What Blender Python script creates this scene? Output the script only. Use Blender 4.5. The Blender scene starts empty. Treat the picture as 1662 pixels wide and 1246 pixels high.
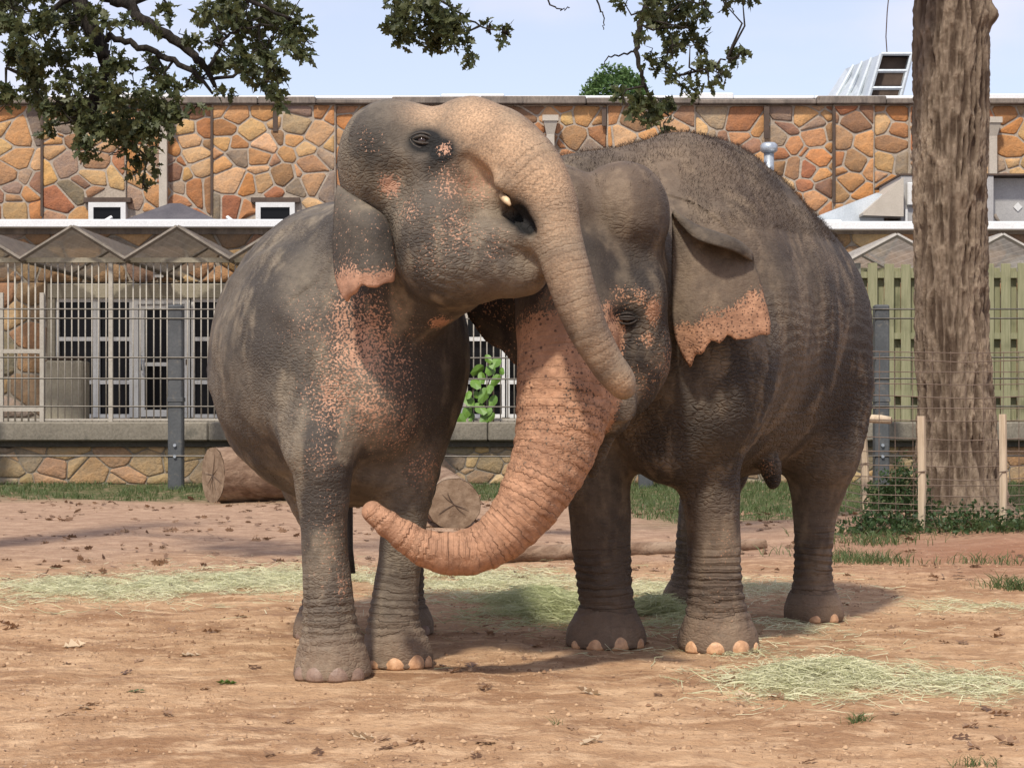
import bpy, math, random
import numpy as np
from mathutils import Vector, Matrix

# ------------------------------------------------------------------ camera, sky, sun, exposure
SC = bpy.context.scene
COL = SC.collection
F_PX, CAM_H, HOR = 3000.0, 1.30, 640.0          # focal length in photo pixels, eye height, horizon row
cam_data = bpy.data.cameras.new('camera')
cam_data.sensor_width = 36.0
cam_data.lens = 36.0 * F_PX / 1662.0
cam_data.shift_y = 17.0 / 1662.0
cam_data.clip_start, cam_data.clip_end = 0.1, 2000.0
cam = bpy.data.objects.new('camera', cam_data)
COL.objects.link(cam)
cam.location = (0, 0, CAM_H)
cam.rotation_euler = (math.radians(90), 0, 0)
SC.camera = cam

SUN_DIR = Vector((0.20, 0.56, -0.80)).normalized()       # the way the light travels
SUN_EL = math.asin(-SUN_DIR.z)
SUN_AZ = math.atan2(-SUN_DIR.x, -SUN_DIR.y)              # compass angle towards the sun, from +Y to +X
w = bpy.data.worlds.new('World'); SC.world = w; w.use_nodes = True
nt = w.node_tree; nt.nodes.clear()
def wn(t, **kw):
    n = nt.nodes.new(t)
    for k, v in kw.items(): setattr(n, k, v)
    return n
sky = wn('ShaderNodeTexSky', sky_type='NISHITA', sun_disc=False)
sky.sun_elevation = SUN_EL; sky.sun_rotation = SUN_AZ
sky.air_density = 1.1; sky.dust_density = 0.6; sky.ozone_density = 2.2
tc = wn('ShaderNodeTexCoord')
mp = wn('ShaderNodeMapping'); mp.inputs['Scale'].default_value = (1, 1, 2.6); mp.inputs['Location'].default_value = (0.30, 0.0, 0.42)
nz = wn('ShaderNodeTexNoise'); nz.inputs['Scale'].default_value = 3.4; nz.inputs['Detail'].default_value = 7; nz.inputs['Roughness'].default_value = 0.5
rp = wn('ShaderNodeMapRange', interpolation_type='SMOOTHSTEP')
rp.inputs['From Min'].default_value = 0.40; rp.inputs['From Max'].default_value = 0.66
rp.inputs['To Min'].default_value = 0.45; rp.inputs['To Max'].default_value = 0.92
mx = wn('ShaderNodeMix', data_type='RGBA'); mx.inputs['B'].default_value = (6.0, 5.8, 6.9, 1)
bg = wn('ShaderNodeBackground'); bg.inputs['Strength'].default_value = 0.115
wo = wn('ShaderNodeOutputWorld')
L = nt.links.new
L(tc.outputs['Generated'], mp.inputs['Vector']); L(mp.outputs['Vector'], nz.inputs['Vector'])
L(nz.outputs['Fac'], rp.inputs['Value']); L(rp.outputs['Result'], mx.inputs['Factor'])
L(sky.outputs['Color'], mx.inputs['A']); L(mx.outputs['Result'], bg.inputs['Color']); L(bg.outputs['Background'], wo.inputs['Surface'])

sun_data = bpy.data.lights.new('sun', 'SUN')
sun_data.energy = 3.2; sun_data.angle = math.radians(4.5); sun_data.color = (1.0, 0.94, 0.84)
sun = bpy.data.objects.new('sun', sun_data); COL.objects.link(sun)
sun.rotation_euler = SUN_DIR.to_track_quat('-Z', 'Y').to_euler()
sun.location = (-20, -30, 50)

SC.view_settings.view_transform = 'Standard'
SC.view_settings.look = 'None'
SC.view_settings.exposure = 0.45
SC.view_settings.gamma = 1.0
SC.view_settings.use_curve_mapping = False
SC.render.engine = 'CYCLES'
SC.cycles.max_bounces = 6
SC.cycles.use_denoising = True

# ------------------------------------------------------------------ helpers
def P(px, py, d):
    """A world point from a row and column of the photograph and its distance from the camera."""
    return np.array(((px - 831.0) * d / F_PX, d, CAM_H + (HOR - py) * d / F_PX))

def ground_d(py): return CAM_H * F_PX / (py - HOR)

def tag(o, label=None, cat=None, group=None, kind=None):
    if label: o['label'] = label
    if cat: o['category'] = cat
    if group: o['group'] = group
    if kind: o['kind'] = kind
    return o

def empty(name, loc=(0, 0, 0)):
    o = bpy.data.objects.new(name, None); COL.objects.link(o); o.location = loc
    o.empty_display_size = 0.2
    return o

def link(name, me, mat=None, parent=None, loc=None):
    o = bpy.data.objects.new(name, me); COL.objects.link(o)
    if mat is not None and not me.materials: me.materials.append(mat)
    if parent is not None: o.parent = parent
    if loc is not None: o.location = loc
    return o

def world_loc(o):
    v = Vector((0, 0, 0))
    while o is not None:
        v += o.location; o = o.parent
    return v

def mesh_np(name, V, F, smooth=True, attrs=None):
    """V (n,3); F (m,3) or (m,4) index array, or a list of both kinds."""
    me = bpy.data.meshes.new(name)
    V = np.asarray(V, np.float32)
    Fs = F if isinstance(F, list) else [F]
    Fs = [np.asarray(f, np.int32) for f in Fs if len(f)]
    loops = np.concatenate([f.ravel() for f in Fs])
    tot = np.concatenate([np.full(len(f), f.shape[1], np.int32) for f in Fs])
    start = np.concatenate(([0], np.cumsum(tot)[:-1])).astype(np.int32)
    me.vertices.add(len(V)); me.vertices.foreach_set('co', V.ravel())
    me.loops.add(len(loops)); me.loops.foreach_set('vertex_index', loops)
    me.polygons.add(len(tot)); me.polygons.foreach_set('loop_start', start)
    me.update(calc_edges=True); me.validate()
    if smooth: me.polygons.foreach_set('use_smooth', np.ones(len(me.polygons), bool))
    for k, a in (attrs or {}).items():
        a = np.asarray(a, np.float32)
        if a.ndim == 1:
            at = me.attributes.new(k, 'FLOAT', 'POINT'); at.data.foreach_set('value', a)
        else:
            at = me.attributes.new(k, 'FLOAT_COLOR', 'POINT')
            at.data.foreach_set('color', np.c_[a, np.ones(len(a))].astype(np.float32).ravel())
    me.update()
    return me

class MB:
    """Collects boxes, bars and tubes into one mesh."""
    def __init__(s): s.v = []; s.f = []
    def add(s, V, F):
        b = len(s.v); s.v += [tuple(float(c) for c in p) for p in V]; s.f += [tuple(i + b for i in q) for q in F]; return s
    def box(s, x0, x1, y0, y1, z0, z1, bev=0.0):
        if bev <= 0:
            V = [(x, y, z) for x in (x0, x1) for y in (y0, y1) for z in (z0, z1)]
            return s.add(V, [(0,1,3,2),(4,6,7,5),(0,4,5,1),(2,3,7,6),(0,2,6,4),(1,5,7,3)])
        b = bev; V = []; idx = {}
        for ix, x in ((0, x0), (1, x1)):
            for iy, y in ((0, y0), (1, y1)):
                for iz, z in ((0, z0), (1, z1)):
                    sx, sy, sz = (1 if ix == 0 else -1), (1 if iy == 0 else -1), (1 if iz == 0 else -1)
                    for a in range(3):
                        p = [x + sx*b, y + sy*b, z + sz*b]; p[a] = (x, y, z)[a]
                        idx[ix, iy, iz, a] = len(V); V.append(p)
        Fq = []
        for a in range(3):
            o1, o2 = [k for k in range(3) if k != a]
            for e in (0, 1):
                q = []
                for u, v in ((0,0),(1,0),(1,1),(0,1)):
                    c = [0,0,0]; c[a] = e; c[o1] = u; c[o2] = v; q.append(idx[c[0], c[1], c[2], a])
                Fq.append(tuple(q))
            for u in (0, 1):
                for v in (0, 1):
                    c0 = [0,0,0]; c1 = [0,0,0]; c1[a] = 1
                    for c in (c0, c1): c[o1] = u; c[o2] = v
                    Fq.append((idx[(*c0, o1)], idx[(*c1, o1)], idx[(*c1, o2)], idx[(*c0, o2)]))
        for ix in (0,1):
            for iy in (0,1):
                for iz in (0,1): Fq.append(tuple(idx[ix, iy, iz, a] for a in range(3)))
        return s.add(V, Fq)
    def tube(s, pts, rad, n=8, cap=True):
        pts = [Vector(p) for p in pts]
        if not hasattr(rad, '__len__'): rad = [rad] * len(pts)
        b = len(s.v); up = None
        for i, p in enumerate(pts):
            t = (pts[min(i+1, len(pts)-1)] - pts[max(i-1, 0)])
            t = t.normalized() if t.length > 1e-9 else Vector((0,0,1))
            if up is None:
                up = Vector((0,0,1)) if abs(t.z) < .9 else Vector((1,0,0))
            a = t.cross(up).normalized(); up = a.cross(t).normalized()
            for k in range(n):
                an = 2*math.pi*k/n
                q = p + (a*math.cos(an) + up*math.sin(an))*rad[i]; s.v.append(tuple(q))
        for i in range(len(pts)-1):
            for k in range(n):
                k2 = (k+1) % n
                s.f.append((b+i*n+k, b+i*n+k2, b+(i+1)*n+k2, b+(i+1)*n+k))
        if cap:
            s.f.append(tuple(b+k for k in range(n))[::-1]); s.f.append(tuple(b+(len(pts)-1)*n+k for k in range(n)))
        return s
    def prism(s, poly, axis, a0, a1):
        """Extrudes a 2-D outline along an axis: axis 0 -> (y,z) outline, 1 -> (x,z), 2 -> (x,y)."""
        def mk(u, v, a): return ((a,u,v), (u,a,v), (u,v,a))[axis]
        n = len(poly); V = [mk(u, v, a0) for u, v in poly] + [mk(u, v, a1) for u, v in poly]
        return s.add(V, [tuple(range(n))[::-1], tuple(range(n, 2*n))] + [(i, (i+1) % n, n+(i+1) % n, n+i) for i in range(n)])
    def mesh(s, name, smooth=False):
        me = bpy.data.meshes.new(name); me.from_pydata(s.v, [], s.f); me.validate()
        import bmesh
        bm = bmesh.new(); bm.from_mesh(me); bmesh.ops.recalc_face_normals(bm, faces=bm.faces); bm.to_mesh(me); bm.free()
        if smooth: me.polygons.foreach_set('use_smooth', np.ones(len(me.polygons), bool))
        return me
    def build(s, name, mat, parent=None, smooth=False, rel=True):
        if parent is not None and rel:
            w = world_loc(parent); s.v = [(x-w.x, y-w.y, z-w.z) for x, y, z in s.v]
        return link(name, s.mesh(name, smooth), mat, parent)

# --- numpy noise
def _hash(i, j, k, seed):
    h = (i.astype(np.int64)*374761393 + j.astype(np.int64)*668265263 + k.astype(np.int64)*2147483647 + seed*974634777) & 0xffffffff
    h = ((h ^ (h >> 13)) * 1274126177) & 0xffffffff
    h = ((h ^ (h >> 16)) * 2246822519) & 0xffffffff
    return ((h ^ (h >> 15)) & 0xffff) / 65535.0
def vnoise(p, seed=0):
    p = np.asarray(p, np.float64); i = np.floor(p); f = p - i; f = f*f*f*(f*(f*6-15)+10); i = i.astype(np.int64)
    out = 0
    for a in (0, 1):
        for b in (0, 1):
            for c in (0, 1):
                wgt = (f[:,0] if a else 1-f[:,0])*(f[:,1] if b else 1-f[:,1])*(f[:,2] if c else 1-f[:,2])
                out = out + wgt*_hash(i[:,0]+a, i[:,1]+b, i[:,2]+c, seed)
    return out*2-1
def fbm(p, oct=4, seed=0, gain=.5):
    p = np.asarray(p, np.float64); s = 0; a = 1; n = 0
    for o in range(oct):
        s = s + a*vnoise(p*(2.03**o) + 17.3*o, seed+o); n += a; a *= gain
    return s/n
def sstep(a, b, x):
    t = np.clip((x-a)/(b-a), 0, 1); return t*t*(3-2*t)

# --- node materials
class NM:
    def __init__(s, name):
        s.m = bpy.data.materials.new(name); s.m.use_nodes = True; s.t = s.m.node_tree
        s.b = s.t.nodes['Principled BSDF']; s.out = s.t.nodes['Material Output']; s._pos = None
    def n(s, typ, **kw):
        nd = s.t.nodes.new(typ)
        for k, v in kw.items():
            if k.startswith('i_'):
                nd.inputs[k[2:].replace('_', ' ')].default_value = v
            else: setattr(nd, k, v)
        return nd
    def l(s, a, b): s.t.links.new(a, b)
    def pos(s):
        if s._pos is None: s._pos = s.n('ShaderNodeTexCoord').outputs['Object']
        return s._pos
    def map(s, scale=(1,1,1), vec=None, loc=(0,0,0), rot=(0,0,0)):
        m = s.n('ShaderNodeMapping'); m.inputs['Scale'].default_value = scale; m.inputs['Location'].default_value = loc; m.inputs['Rotation'].default_value = rot
        s.l(vec or s.pos(), m.inputs['Vector']); return m.outputs['Vector']
    def noise(s, scale, detail=3, rough=.55, vec=None, dist=0):
        m = s.n('ShaderNodeTexNoise'); m.inputs['Scale'].default_value = scale; m.inputs['Detail'].default_value = detail
        m.inputs['Roughness'].default_value = rough; m.inputs['Distortion'].default_value = dist
        s.l(vec or s.pos(), m.inputs['Vector']); return m.outputs['Fac']
    def voro(s, scale, feature='F1', vec=None, rnd=1.0, out='Distance'):
        m = s.n('ShaderNodeTexVoronoi', feature=feature); m.inputs['Scale'].default_value = scale; m.inputs['Randomness'].default_value = rnd
        s.l(vec or s.pos(), m.inputs['Vector']); return m.outputs[out]
    def ramp(s, v, a, b, lo=0.0, hi=1.0, smooth=True):
        m = s.n('ShaderNodeMapRange'); m.interpolation_type = 'SMOOTHSTEP' if smooth else 'LINEAR'
        s.l(v, m.inputs['Value'])
        for nm, x in (('From Min', a), ('From Max', b), ('To Min', lo), ('To Max', hi)):
            if hasattr(x, 'is_linked') or hasattr(x, 'node'): s.l(x, m.inputs[nm])
            else: m.inputs[nm].default_value = x
        return m.outputs['Result']
    def math(s, op, a, b=None, c=None):
        m = s.n('ShaderNodeMath', operation=op)
        for i, x in enumerate((a, b, c)):
            if x is None: continue
            if hasattr(x, 'node'): s.l(x, m.inputs[i])
            else: m.inputs[i].default_value = x
        return m.outputs[0]
    def mix(s, f, a, b, blend='MIX'):
        m = s.n('ShaderNodeMix', data_type='RGBA', blend_type=blend)
        for nm, x in (('Factor', f), ('A', a), ('B', b)):
            sock = [i for i in m.inputs if i.name == nm and (i.type == 'RGBA' or nm == 'Factor' and i.type == 'VALUE')][0]
            if hasattr(x, 'node'): s.l(x, sock)
            elif nm == 'Factor': sock.default_value = x
            else: sock.default_value = (*x, 1)
        return [o for o in m.outputs if o.type == 'RGBA'][0]
    def attr(s, name, out='Fac'):
        return s.n('ShaderNodeAttribute', attribute_name=name).outputs[out]
    def rand(s): return s.n('ShaderNodeObjectInfo').outputs['Random']
    def color(s, c):
        if hasattr(c, 'node'): s.l(c, s.b.inputs['Base Color'])
        else: s.b.inputs['Base Color'].default_value = (*c, 1)
        return s
    def rough(s, r):
        if hasattr(r, 'node'): s.l(r, s.b.inputs['Roughness'])
        else: s.b.inputs['Roughness'].default_value = r
        return s
    def spec(s, v): s.b.inputs['Specular IOR Level'].default_value = v; return s
    def metal(s, v): s.b.inputs['Metallic'].default_value = v; return s
    def bump(s, h, dist=0.01, strength=1.0):
        b = s.n('ShaderNodeBump'); b.inputs['Distance'].default_value = dist; b.inputs['Strength'].default_value = strength
        s.l(h, b.inputs['Height']); s.l(b.outputs['Normal'], s.b.inputs['Normal']); return s

def worn(name, c1, c2, scale=3, rough=.8, bump=.003, fine=40, spec=.3, metal=0, c3=None, stretch=(1,1,1)):
    """Plain weathered surface: two tones in patches, fine grain, slight relief."""
    m = NM(name); v = m.map(stretch)
    f = m.ramp(m.noise(scale, 5, .6, v), .32, .68)
    c = m.mix(f, c1, c2)
    g = m.noise(fine, 4, .6, v)
    c = m.mix(m.ramp(g, .3, .75, 0, .45), c, tuple(x*.55 for x in c1))
    if c3: c = m.mix(m.ramp(m.noise(scale*2.7, 6, .65, m.map(stretch, loc=(3,7,1))), .56, .72, 0, .85), c, c3)
    m.color(c).rough(rough).spec(spec).metal(metal)
    if bump: m.bump(g, bump)
    return m.m

def catmull(pts, per=6):
    pts = np.asarray(pts, float); out = []
    for i in range(len(pts)-1):
        p0, p1, p2, p3 = pts[max(i-1,0)], pts[i], pts[i+1], pts[min(i+2, len(pts)-1)]
        for k in range(per):
            t = k/per
            out.append(.5*((2*p1) + (-p0+p2)*t + (2*p0-5*p1+4*p2-p3)*t*t + (-p0+3*p1-3*p2+p3)*t**3))
    out.append(pts[-1]); return np.array(out)

# ------------------------------------------------------------------ ground
def gz(x, y):
    """Ground height: trodden dirt with a low mound round the tree."""
    x = np.asarray(x, float); y = np.asarray(y, float); p = np.stack([x, y, 0*x], -1).reshape(-1,3)
    h = .018*fbm(p*.9, 3, 71) + .016*fbm(p*2.6, 3, 72) + (.014*fbm(p*7, 3, 73, .6) + .010*np.abs(fbm(p*19, 3, 76, .6)))*sstep(22, 11, p[:,1])
    mound = .16*np.exp(-(((p[:,0]-4.4)/2.2)**2 + ((p[:,1]-17.6)/2.6)**2))
    flat = np.ones(len(p))
    for cx, cy in FEET: flat *= 1-np.exp(-(((p[:,0]-cx)**2+(p[:,1]-cy)**2)/.10))
    h = h*flat + mound
    return h.reshape(x.shape)
FEET = [((px-831)*d/F_PX, d) for px, d in ((539,8.52),(645,8.88),(523,9.9),(658,10.05),(983,9.58),(1166,9.43),(1320,10.66),(1118,11.25))]
def ground_mesh():
    ys = np.concatenate([np.linspace(-8, 6, 20)[:-1], np.linspace(6, 14, 330)[:-1], np.linspace(14, 28, 240)[:-1], np.linspace(28, 500, 24)])
    us = np.linspace(-1, 1, 420)
    Y, U = np.meshgrid(ys, np.concatenate([np.linspace(-3, -1, 26)[:-1], us, np.linspace(1, 3, 26)[1:]]), indexing='ij')
    half = np.where(Y < 6, np.interp(Y, (-8, 6), (14, 4.6)), np.where(Y < 28, np.maximum(4.6, Y*.36), 10+(Y-28)*1.4))
    ex = np.clip(np.abs(U)-1, 0, None); X = np.sign(U)*(np.minimum(np.abs(U), 1)*half + ex**2*60 + ex*4)
    Z = np.where(Y < 28.5, gz(X, Y), -.02)
    n, k = Y.shape; id_ = np.arange(n*k).reshape(n, k)
    q = np.stack([id_[:-1,:-1], id_[:-1,1:], id_[1:,1:], id_[1:,:-1]], -1).reshape(-1,4)
    V = np.stack([X, Y, Z], -1).reshape(-1,3)
    x, y = V[:,0], V[:,1]
    red = np.exp(-(((x-4.2)/1.7)**2+((y-14.6)/1.6)**2))
    g = fbm(V*np.array((.8,.8,1)), 3, 74)
    grass = np.maximum(sstep(22.2, 23.6, y+1.2*g), sstep(17.2, 19.0, y+1.4*g)*sstep(.7, 1.6, x+.6*g))
    hay = np.zeros(len(V))
    for cx, cy, rx, ry, wt in HAY: hay = np.maximum(hay, wt*np.exp(-(((x-cx)/rx)**2+((y-cy)/ry)**2)))
    back = sstep(12.0, 16.5, y+1.5*g)
    return mesh_np('ground', V, q, True, {'red': red, 'grass': grass, 'hay': np.clip(hay,0,1), 'back': back})
# patches of hay: x, y, half width, half depth, density
def hp(px, py, rx, ry, wt): d = ground_d(py); return ((px-831)*d/F_PX, d, rx, ry, wt)
HAY = [hp(120,955,.55,.55,.8), hp(240,952,.6,.6,.95), hp(360,946,.6,.6,1), hp(470,940,.5,.55,1), hp(700,945,.5,.6,.75), hp(800,945,.5,.7,.7), hp(880,985,.28,.55,1), hp(900,1000,.22,.30,1), hp(1065,998,.20,.40,1),
       hp(1040,960,.4,.5,.7), hp(1180,955,.5,.5,.45), hp(1230,1020,.4,.35,.4), hp(1300,1110,.22,.28,1), hp(1360,1100,.2,.2,.8), hp(1450,1110,.3,.25,.55), hp(1570,1110,.3,.25,.8), hp(1640,1120,.25,.3,.7), hp(1200,1060,.4,.2,.35), hp(1590,985,.5,.3,.3)]
m = NM('trodden_dirt')
v = m.map((1, 1, 1)); st = m.map((.75, 1.35, 1), rot=(0,0,.3))
n1 = m.noise(1.3, 6, .62, st, .4); n2 = m.noise(5, 6, .68, st); n3 = m.noise(38, 5, .7)
c = m.mix(m.ramp(n1, .33, .66), (.300,.165,.085), (.490,.305,.170))
c = m.mix(m.ramp(n2, .46, .66, 0, .8), c, (.64,.43,.255))
c = m.mix(m.ramp(m.noise(2.6, 6, .7, m.map((.7,1.6,1), loc=(5,3,0))), .54, .72, 0, .7), c, (.205,.112,.068))
bk = m.mix(m.ramp(n2, .35, .65), (.31,.200,.135), (.43,.290,.200))
c = m.mix(m.math('MULTIPLY', m.attr('back'), .85), c, bk)
c = m.mix(m.math('MULTIPLY', m.attr('red'), .75), c, (.27,.115,.062))
c = m.mix(m.math('MULTIPLY', m.attr('hay'), m.ramp(m.noise(22, 5, .7), .38, .6, .1, .75)), c, (.36,.34,.19))
c = m.mix(m.math('MULTIPLY', m.attr('grass'), m.ramp(m.noise(7, 5, .7), .34, .55, .25, 1)), c, (.060,.085,.028))
c = m.mix(m.ramp(m.noise(13, 6, .72), .52, .70, 0, .6), c, (.235,.128,.072))
c = m.mix(m.ramp(m.noise(9, 6, .75, m.map(loc=(9,2,0))), .58, .70, 0, .55), c, (.66,.46,.29))
c = m.mix(m.ramp(n3, .50, .78, 0, .6), c, (.15,.082,.050))
c = m.mix(m.ramp(m.voro(48), .0, .16, .5, 0), c, (.60,.44,.31))
m.color(c).rough(.94).spec(.12)
m.bump(m.math('ADD', m.math('MULTIPLY', n3, .022), m.math('ADD', m.math('MULTIPLY', n2, .04), m.math('MULTIPLY', m.noise(14, 4, .65), .025))), 1.0, .8)
tag(link('ground', ground_mesh(), m.m), kind='structure')

# ------------------------------------------------------------------ field stones
def clip_poly(poly, nx, ny, c):
    out = []
    for i in range(len(poly)):
        a, b = poly[i], poly[(i+1) % len(poly)]
        da, db = a[0]*nx+a[1]*ny-c, b[0]*nx+b[1]*ny-c
        if da <= 0: out.append(a)
        if (da < 0) != (db < 0) and abs(da-db) > 1e-12:
            t = da/(da-db); out.append((a[0]+t*(b[0]-a[0]), a[1]+t*(b[1]-a[1])))
    return out
def stone_cells(u0, u1, v0, v1, size, gap, seed, asp=1.25, relax=1):
    """Irregular rubble cells (power diagram) on a rectangle; mortar gap between them."""
    rng = np.random.default_rng(seed)
    n = max(3, int((u1-u0)*(v1-v0)/(size*size/asp*asp)))
    S = np.c_[rng.uniform(u0, u1, n)/asp, rng.uniform(v0, v1, n)]
    for _ in range(relax*3):                       # push apart
        D = S[:,None]-S[None]; R = np.sqrt((D**2).sum(2))+1e-6; np.fill_diagonal(R, 9)
        f = np.clip(size*.8-R, 0, None)/size*.22; S = S+(D/R[...,None]*f[...,None]).sum(1)
        S[:,0] = np.clip(S[:,0], u0/asp if u0 > 0 else u0/asp, u1/asp); S[:,1] = np.clip(S[:,1], v0, v1)
    wt = rng.uniform(-(size*.35)**2, (size*.62)**2, n)
    cells = []
    for i in range(n):
        poly = [(u0/asp, v0), (u1/asp, v0), (u1/asp, v1), (u0/asp, v1)]
        g = gap*.5
        poly = clip_poly(poly, -1, 0, -(u0/asp+g*.5)); poly = clip_poly(poly, 1, 0, u1/asp-g*.5); poly = clip_poly(poly, 0, -1, -(v0+g*.5)); poly = clip_poly(poly, 0, 1, v1-g*.5)
        order = np.argsort(((S-S[i])**2).sum(1))[1:20]
        for j in order:
            d = S[j]-S[i]; L_ = math.hypot(*d)
            if L_ < 1e-5: continue
            nrm = d/L_; off = (L_*L_ + wt[i]-wt[j])/(2*L_)
            poly = clip_poly(poly, nrm[0], nrm[1], nrm@S[i] + off - g)
            if len(poly) < 3: break
        if len(poly) < 3: continue
        q = np.array(poly); q[:,0] *= asp
        x, y = q[:,0], q[:,1]; ar = .5*abs(np.dot(x, np.roll(y,-1))-np.dot(y, np.roll(x,-1)))
        if ar < (size*.14)**2: continue
        keep = [0]
        for k in range(1, len(q)):
            if np.hypot(*(q[k]-q[keep[-1]])) > size*.07: keep.append(k)
        q = q[keep]
        if len(q) < 3: continue
        nx_ = np.roll(q, -1, 0); r = rng.uniform(.06, .16)
        q = np.stack([q*(1-r)+nx_*r, q*r+nx_*(1-r)], 1).reshape(-1,2)
        q = q + rng.normal(0, size*.012, q.shape)
        cells.append((q, ar))
    return cells
WARM = [(.42,.205,.085), (.43,.23,.105), (.37,.185,.09), (.33,.165,.085), (.29,.175,.10), (.48,.32,.175), (.41,.265,.145), (.25,.15,.095), (.205,.165,.130), (.31,.14,.075), (.44,.26,.125), (.36,.22,.13), (.40,.22,.11), (.27,.20,.145)]
WARM_SHADED = [(.24,.155,.09), (.29,.19,.105), (.21,.145,.09), (.18,.125,.085), (.27,.16,.09), (.20,.17,.13), (.33,.235,.14)]  # lower wall: canopy shade put into duller stone tones
PALES = [(.36,.265,.155), (.40,.30,.18), (.31,.235,.145), (.27,.205,.135), (.33,.22,.13), (.24,.20,.15)]
m = NM('field_stone')
tone = m.attr('tone', 'Color'); a1 = m.noise(5, 5, .65); a2 = m.noise(30, 5, .65)
c = m.mix(m.ramp(a1, .35, .62, 0, .8), tone, m.mix(1, tone, (1.35,1.2,1.0), 'MULTIPLY'))
c = m.mix(m.ramp(m.noise(2.2, 5, .65, m.map(loc=(3,5,2))), .52, .74, 0, .55), c, m.mix(1, tone, (.45,.42,.45), 'MULTIPLY'))
c = m.mix(m.ramp(a2, .45, .75, 0, .4), c, m.mix(1, tone, (.4,.38,.36), 'MULTIPLY'))
m.color(c).rough(.86).spec(.2).bump(m.math('ADD', m.math('MULTIPLY', a1, .06), m.math('MULTIPLY', a2, .02)), 1.0, .7)
STONE = m.m
MORTAR = worn('mortar', (.38,.31,.24), (.46,.385,.30), 2, .92, .012, 25, .15, c3=(.26,.22,.18))
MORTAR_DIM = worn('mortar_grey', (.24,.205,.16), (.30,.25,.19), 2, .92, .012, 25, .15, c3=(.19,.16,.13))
def stone_geom(q, y, proud, rng, tone):
    n = len(q); c = q.mean(0)
    def ring(sc, dy): return [(c[0]+(p[0]-c[0])*sc, y-dy, c[1]+(p[1]-c[1])*sc) for p in q]
    V = ring(1, -.02) + ring(1, proud*.55) + ring(.90, proud) + [(c[0], y-proud*(1+rng.uniform(-.1,.35)), c[1])]
    F = []
    for a in (0, 1):
        for i in range(n): F.append((a*n+i, a*n+(i+1) % n, (a+1)*n+(i+1) % n, (a+1)*n+i))
    T = [(2*n+i, 2*n+(i+1) % n, 3*n) for i in range(n)]
    return np.array(V), np.array(F), np.array(T)
def lay_stones(parent, cells, y, proud, seed, pal, most=300, keep=None, shade=None):
    """The largest cells become stones of their own, the rest one mass of small ones."""
    rng = np.random.default_rng(seed); wl = np.array(world_loc(parent))
    cells = [c for c in cells if keep is None or keep(c[0].mean(0))]
    yr = YU if not isinstance(y, float) else y
    cells.sort(key=lambda c: (abs(c[0][:,0].mean()) > yr*.277+.1, -c[1])); rest = ([], [], [], []); base = 0
    for i, (q, ar) in enumerate(cells):
        yy = y(q.mean(0)) if callable(y) else y
        t = np.array(pal[rng.integers(len(pal))])*rng.uniform(.8, 1.18)*np.array((1, rng.uniform(.94,1.05), rng.uniform(.9,1.08)))
        V, F, T = stone_geom(q, yy, proud*rng.uniform(.5, 1.3), rng, t)
        if i < most:
            ct = np.array((q[:,0].mean(), yy, q[:,1].mean()))
            me = mesh_np('stone', V-ct, [F, T], False, {'tone': np.tile(t, (len(V),1))})
            link('stone', me, STONE, parent, tuple(ct-wl))
        else:
            rest[0].append(V-wl); rest[1].append(F+base); rest[2].append(T+base); rest[3].append(np.tile(t, (len(V),1))); base += len(V)
    if rest[0]:
        o = link('small_stones', mesh_np('small_stones', np.vstack(rest[0]), [np.vstack(rest[1]), np.vstack(rest[2])], False, {'tone': np.vstack(rest[3])}), STONE, parent); o['kind'] = 'stuff'

# ------------------------------------------------------------------ materials of the building
WHITE = worn('white_paint', (.74,.73,.70), (.66,.65,.62), 4, .55, .001, 60, .4, c3=(.52,.50,.46))
BRIGHT = worn('white_fascia', (.80,.80,.79), (.75,.75,.74), 3, .6, .001, 40, .3)
CONC = worn('weathered_concrete', (.205,.182,.142), (.285,.252,.198), 1.6, .92, .01, 30, .15, c3=(.13,.12,.095), stretch=(1,1,.7))
CONC_SHADED = worn('shaded_concrete', (.075,.068,.055), (.11,.10,.08), 2, .95, .01, 30, .1)
COPING = worn('coping_stone', (.15,.125,.105), (.26,.215,.175), 3, .92, .012, 25, .15, c3=(.10,.085,.075), stretch=(1,1,.35))
BEIGE = worn('beige_metal', (.50,.44,.36), (.44,.385,.31), 4, .5, .001, 50, .4)
GALV = worn('galvanised', (.42,.46,.50), (.54,.58,.62), 7, .38, .001, 60, .5, .55)
DUCT = worn('pale_duct_metal', (.55,.60,.62), (.66,.70,.72), 5, .42, .001, 40, .5, .25)
GREY = worn('grey_unit', (.36,.345,.33), (.41,.395,.375), 3, .55, .001, 40, .4)
BROWNM = worn('dark_brown_metal', (.075,.050,.036), (.11,.075,.055), 4, .7, .002)
GLASS = NM('dark_glass'); GLASS.color((.008,.008,.009)).rough(.12).spec(.14); GLASS = GLASS.m
ROOF = worn('roof_felt', (.085,.078,.085), (.12,.11,.115), 2.5, .9, .006, 30, .2)
BAR = worn('cream_bar_paint', (.46,.42,.35), (.38,.34,.28), 9, .6, .001, 40, .35, c3=(.24,.19,.14))
BEAM = worn('beige_beam', (.30,.265,.195), (.36,.32,.24), 3, .85, .004, 30, .2, c3=(.22,.19,.14))
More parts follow.
